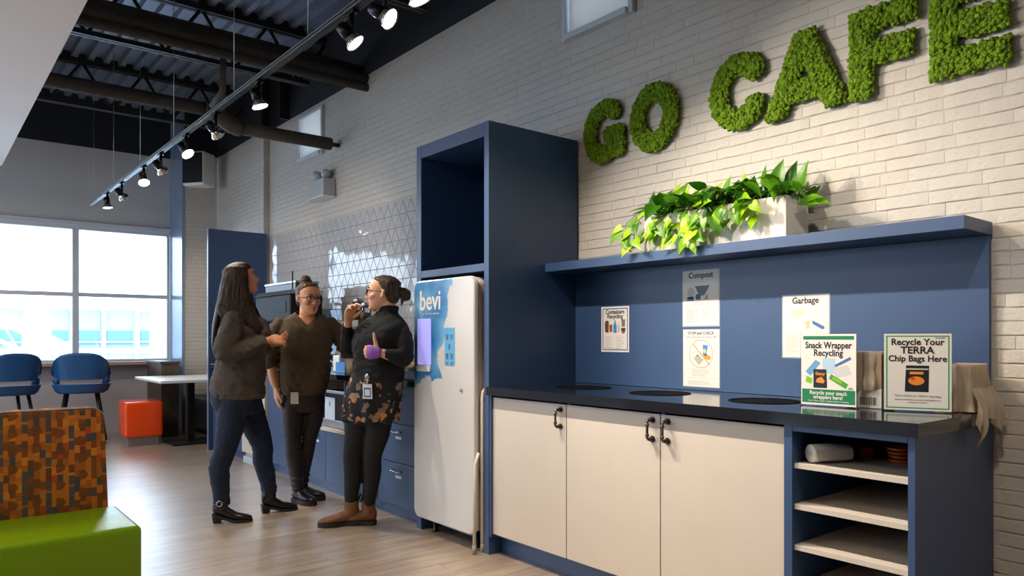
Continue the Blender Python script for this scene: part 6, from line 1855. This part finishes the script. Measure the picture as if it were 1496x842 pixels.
# ---------------------------------------------------------------- woman at the right
def person_c():
    t = empty('person', (2.20, 4.30, 0), radians(200), 'woman in black turtleneck and floral skirt with low bun, thumb up', 'person')
    Hm = head_frame((.0, .232, 1.478), -58, 3, .97)
    body = MB()
    trunk(body, [(0, .13, .76, .11, .15), (0, .17, .9, .12, .15), (0, .195, 1.02, .11, .13), (.01, .21, 1.2, .10, .13), (-.01, .23, 1.28, .06, .09), (-.005, .235, 1.33, .04, .04)], 22, 3)
    limb(body, [(-.01, .238, 1.32), (-.008, .238, 1.40), (-.004, .236, 1.44)], [.052, .048, .048], 16, 3)
    wR = (.105, .035, 1.300); wL = (.165, .350, 1.112)
    limb(body, [(-.02, .10, 1.25), (.0, .01, 1.20), (.01, -.055, 1.135), (.06, -.01, 1.22), wR], [.03, .04, .036, .034, .024], 12, 4)
    limb(body, [(-.02, .35, 1.25), (.0, .40, 1.16), (.02, .415, 1.075), (.10, .39, 1.09), wL], [.03, .04, .036, .034, .024], 12, 4)
    hand(body, wR, (.18, .42, .88), (.15, .85, -.45), (-.9, .1, .3), curl=30, thumb=(.8, .3, .55), tcurl=10)
    hand(body, wL, (.45, -.88, .05), (-.85, -.45, 0), (0, 0, 1), curl=82, spread=.0, thumb=(.35, 1, .05), tcurl=-8, s=1.0)
    limb(body, [(.01, .06, .78), (.03, .0, .45), (0, -.04, .10)], [.065, .04, .026], 12, 4)
    limb(body, [(-.02, .20, .78), (-.02, .12, .45), (-.06, .05, .10)], [.065, .04, .026], 12, 4)
    head_mesh(body, Hm)
    blob('body', body, M['skin_c'], t, .0052, 2)
    face_parts(t, Hm, glasses=True, brow=(66, 48, 36))
    sw = MB()
    trunk(sw, [(0, .182, .925, .146, .166), (0, .190, .99, .140, .165), (.004, .200, 1.08, .136, .166), (.012, .210, 1.17, .140, .174), (.006, .218, 1.235, .126, .180), (-.006, .226, 1.285, .100, .172), (-.012, .232, 1.325, .072, .120), (-.017, .246, 1.355, .064, .072), (-.020, .252, 1.385, .061, .064), (-.020, .252, 1.402, .060, .062)], 32, 3)
    for yb in (.13, .29): limb(sw, [(.06, yb, 1.19), (.07, yb, 1.14)], [.066, .062], 14, 2)
    limb(sw, [(-.02, .10, 1.262), (-.0, .02, 1.205), (.01, -.052, 1.13), (.055, -.018, 1.21), (.093, .012, 1.268)], [.058, .058, .050, .044, .034], 18, 5)
    limb(sw, [(-.02, .34, 1.258), (.0, .395, 1.17), (.02, .415, 1.075), (.08, .40, 1.088), (.130, .370, 1.105)], [.060, .060, .054, .046, .034], 18, 5)
    blob('turtleneck', sw, M['knit_c'], t, .0075, 3, folds=knit_folds(.009, 8.1))
    sk = MB()
    trunk(sk, [(.0, .122, .680, .150, .184), (0, .132, .76, .152, .184), (0, .150, .85, .152, .182), (0, .172, .93, .147, .172), (0, .184, .975, .140, .162)], 36, 3)
    blob('skirt', sk, M['floral'], t, .0075, 2, folds=lambda p: .008*sin(math.atan2(p.y-.13, p.x)*9 + p.z*3)*max(0, (.95-p.z)/.27))
    tg = MB()
    trunk(tg, [(0, .125, .66, .09, .13), (0, .135, .76, .12, .15), (0, .15, .86, .12, .15)], 24, 3)
    limb(tg, [(.01, .055, .74), (.022, .035, .60), (.032, .005, .46), (.012, -.01, .34), (.005, -.03, .20), (0, -.04, .10)], [.085, .078, .060, .058, .046, .038], 18, 4, round_ends=False)
    limb(tg, [(-.02, .19, .74), (-.02, .165, .60), (-.02, .125, .46), (-.045, .10, .34), (-.055, .07, .20), (-.06, .05, .10)], [.085, .078, .060, .058, .046, .038], 18, 4, round_ends=False)
    blob('tights', tg, M['tights'], t, .0075, 2)
    shoe(t, (0, -.04, .1), -42, .26, 0, 'boot_brown', .065, w=.052, sole=.022, r=.046, tab=True)
    shoe(t, (-.06, .05, .1), -62, .25, 0, 'boot_brown', .07, w=.050, sole=.022, r=.044)
    hr = MB()
    trunk(hr, [(-.060, 0, -.060, .028, .044), (-.048, 0, -.025, .054, .066), (-.034, 0, .02, .074, .077), (-.024, 0, .05, .082, .079), (-.022, 0, .074, .086, .074), (-.013, 0, .090, .080, .064), (-.012, 0, .105, .058, .046), (-.012, 0, .115, .026, .022)], 28, 3)
    xf(hr, Hm, 0); b = len(hr.v)
    limb(hr, [(-.118, 0, .012), (-.140, 0, .0), (-.146, 0, -.016)], [.034, .038, .030], 14, 3)
    limb(hr, [(-.125, .01, -.035), (-.120, .01, -.075)], [.012, .003], 8, 2); xf(hr, Hm, b)
    blob('hair', hr, M['hair_c'], t, .005, 2, folds=lambda p: .001 + .003*noise.noise(Vector((p.x*70, p.y*70, p.z*30))))
    # purple wrap over the back of the raised-thumb hand
    pw = MB(); w = Vector(wL); d = Vector((.45, -.88, .05)).normalized(); nr = Vector((.85, .45, 0)); nr = (nr - d*nr.dot(d)).normalized()
    sd = Vector((0, 0, 1)); R = []
    for tt, a, bb in ((-.012, .024, .020), (.01, .030, .021), (.04, .039, .021), (.075, .041, .019)):
        c = w + d*tt + nr*.003
        R.append([c + sd*cos(2*pi*j/16)*a*1.06 + nr*sin(2*pi*j/16)*bb for j in range(16)])
    pw.smooth = True; pw.rings(R)
    pw.build('purple_hand_wrap', mat('purple_cloth', srgb(140, 84, 176), .7), t)
    # badge on a reel at the waistband

    bx, by = .152, .235
    bdg = MB().box(-.002, .002, -.032, .032, -.135, -.045).build('badge', M['white_plastic'], t, (bx, by, .965), .003, (0, radians(3), radians(12)))
    MB().box(.0022, .0026, -.024, .024, -.125, -.066).build('badge_print', M['blue_ink'], bdg)
    MB().box(.0027, .003, -.017, .017, -.115, -.078).build('badge_photo', M['paper'], bdg)
    MB().lathe([(0, .008), (.015, .007), (.017, 0), (0, 0)], (0, 0, 0), 20, axis='x').build('reel', M['alu'], bdg)
    MB().tube([(.002, 0, -.012), (.002, 0, -.048)], .004, 6).build('reel_strap', M['white_plastic'], bdg)
person_c()
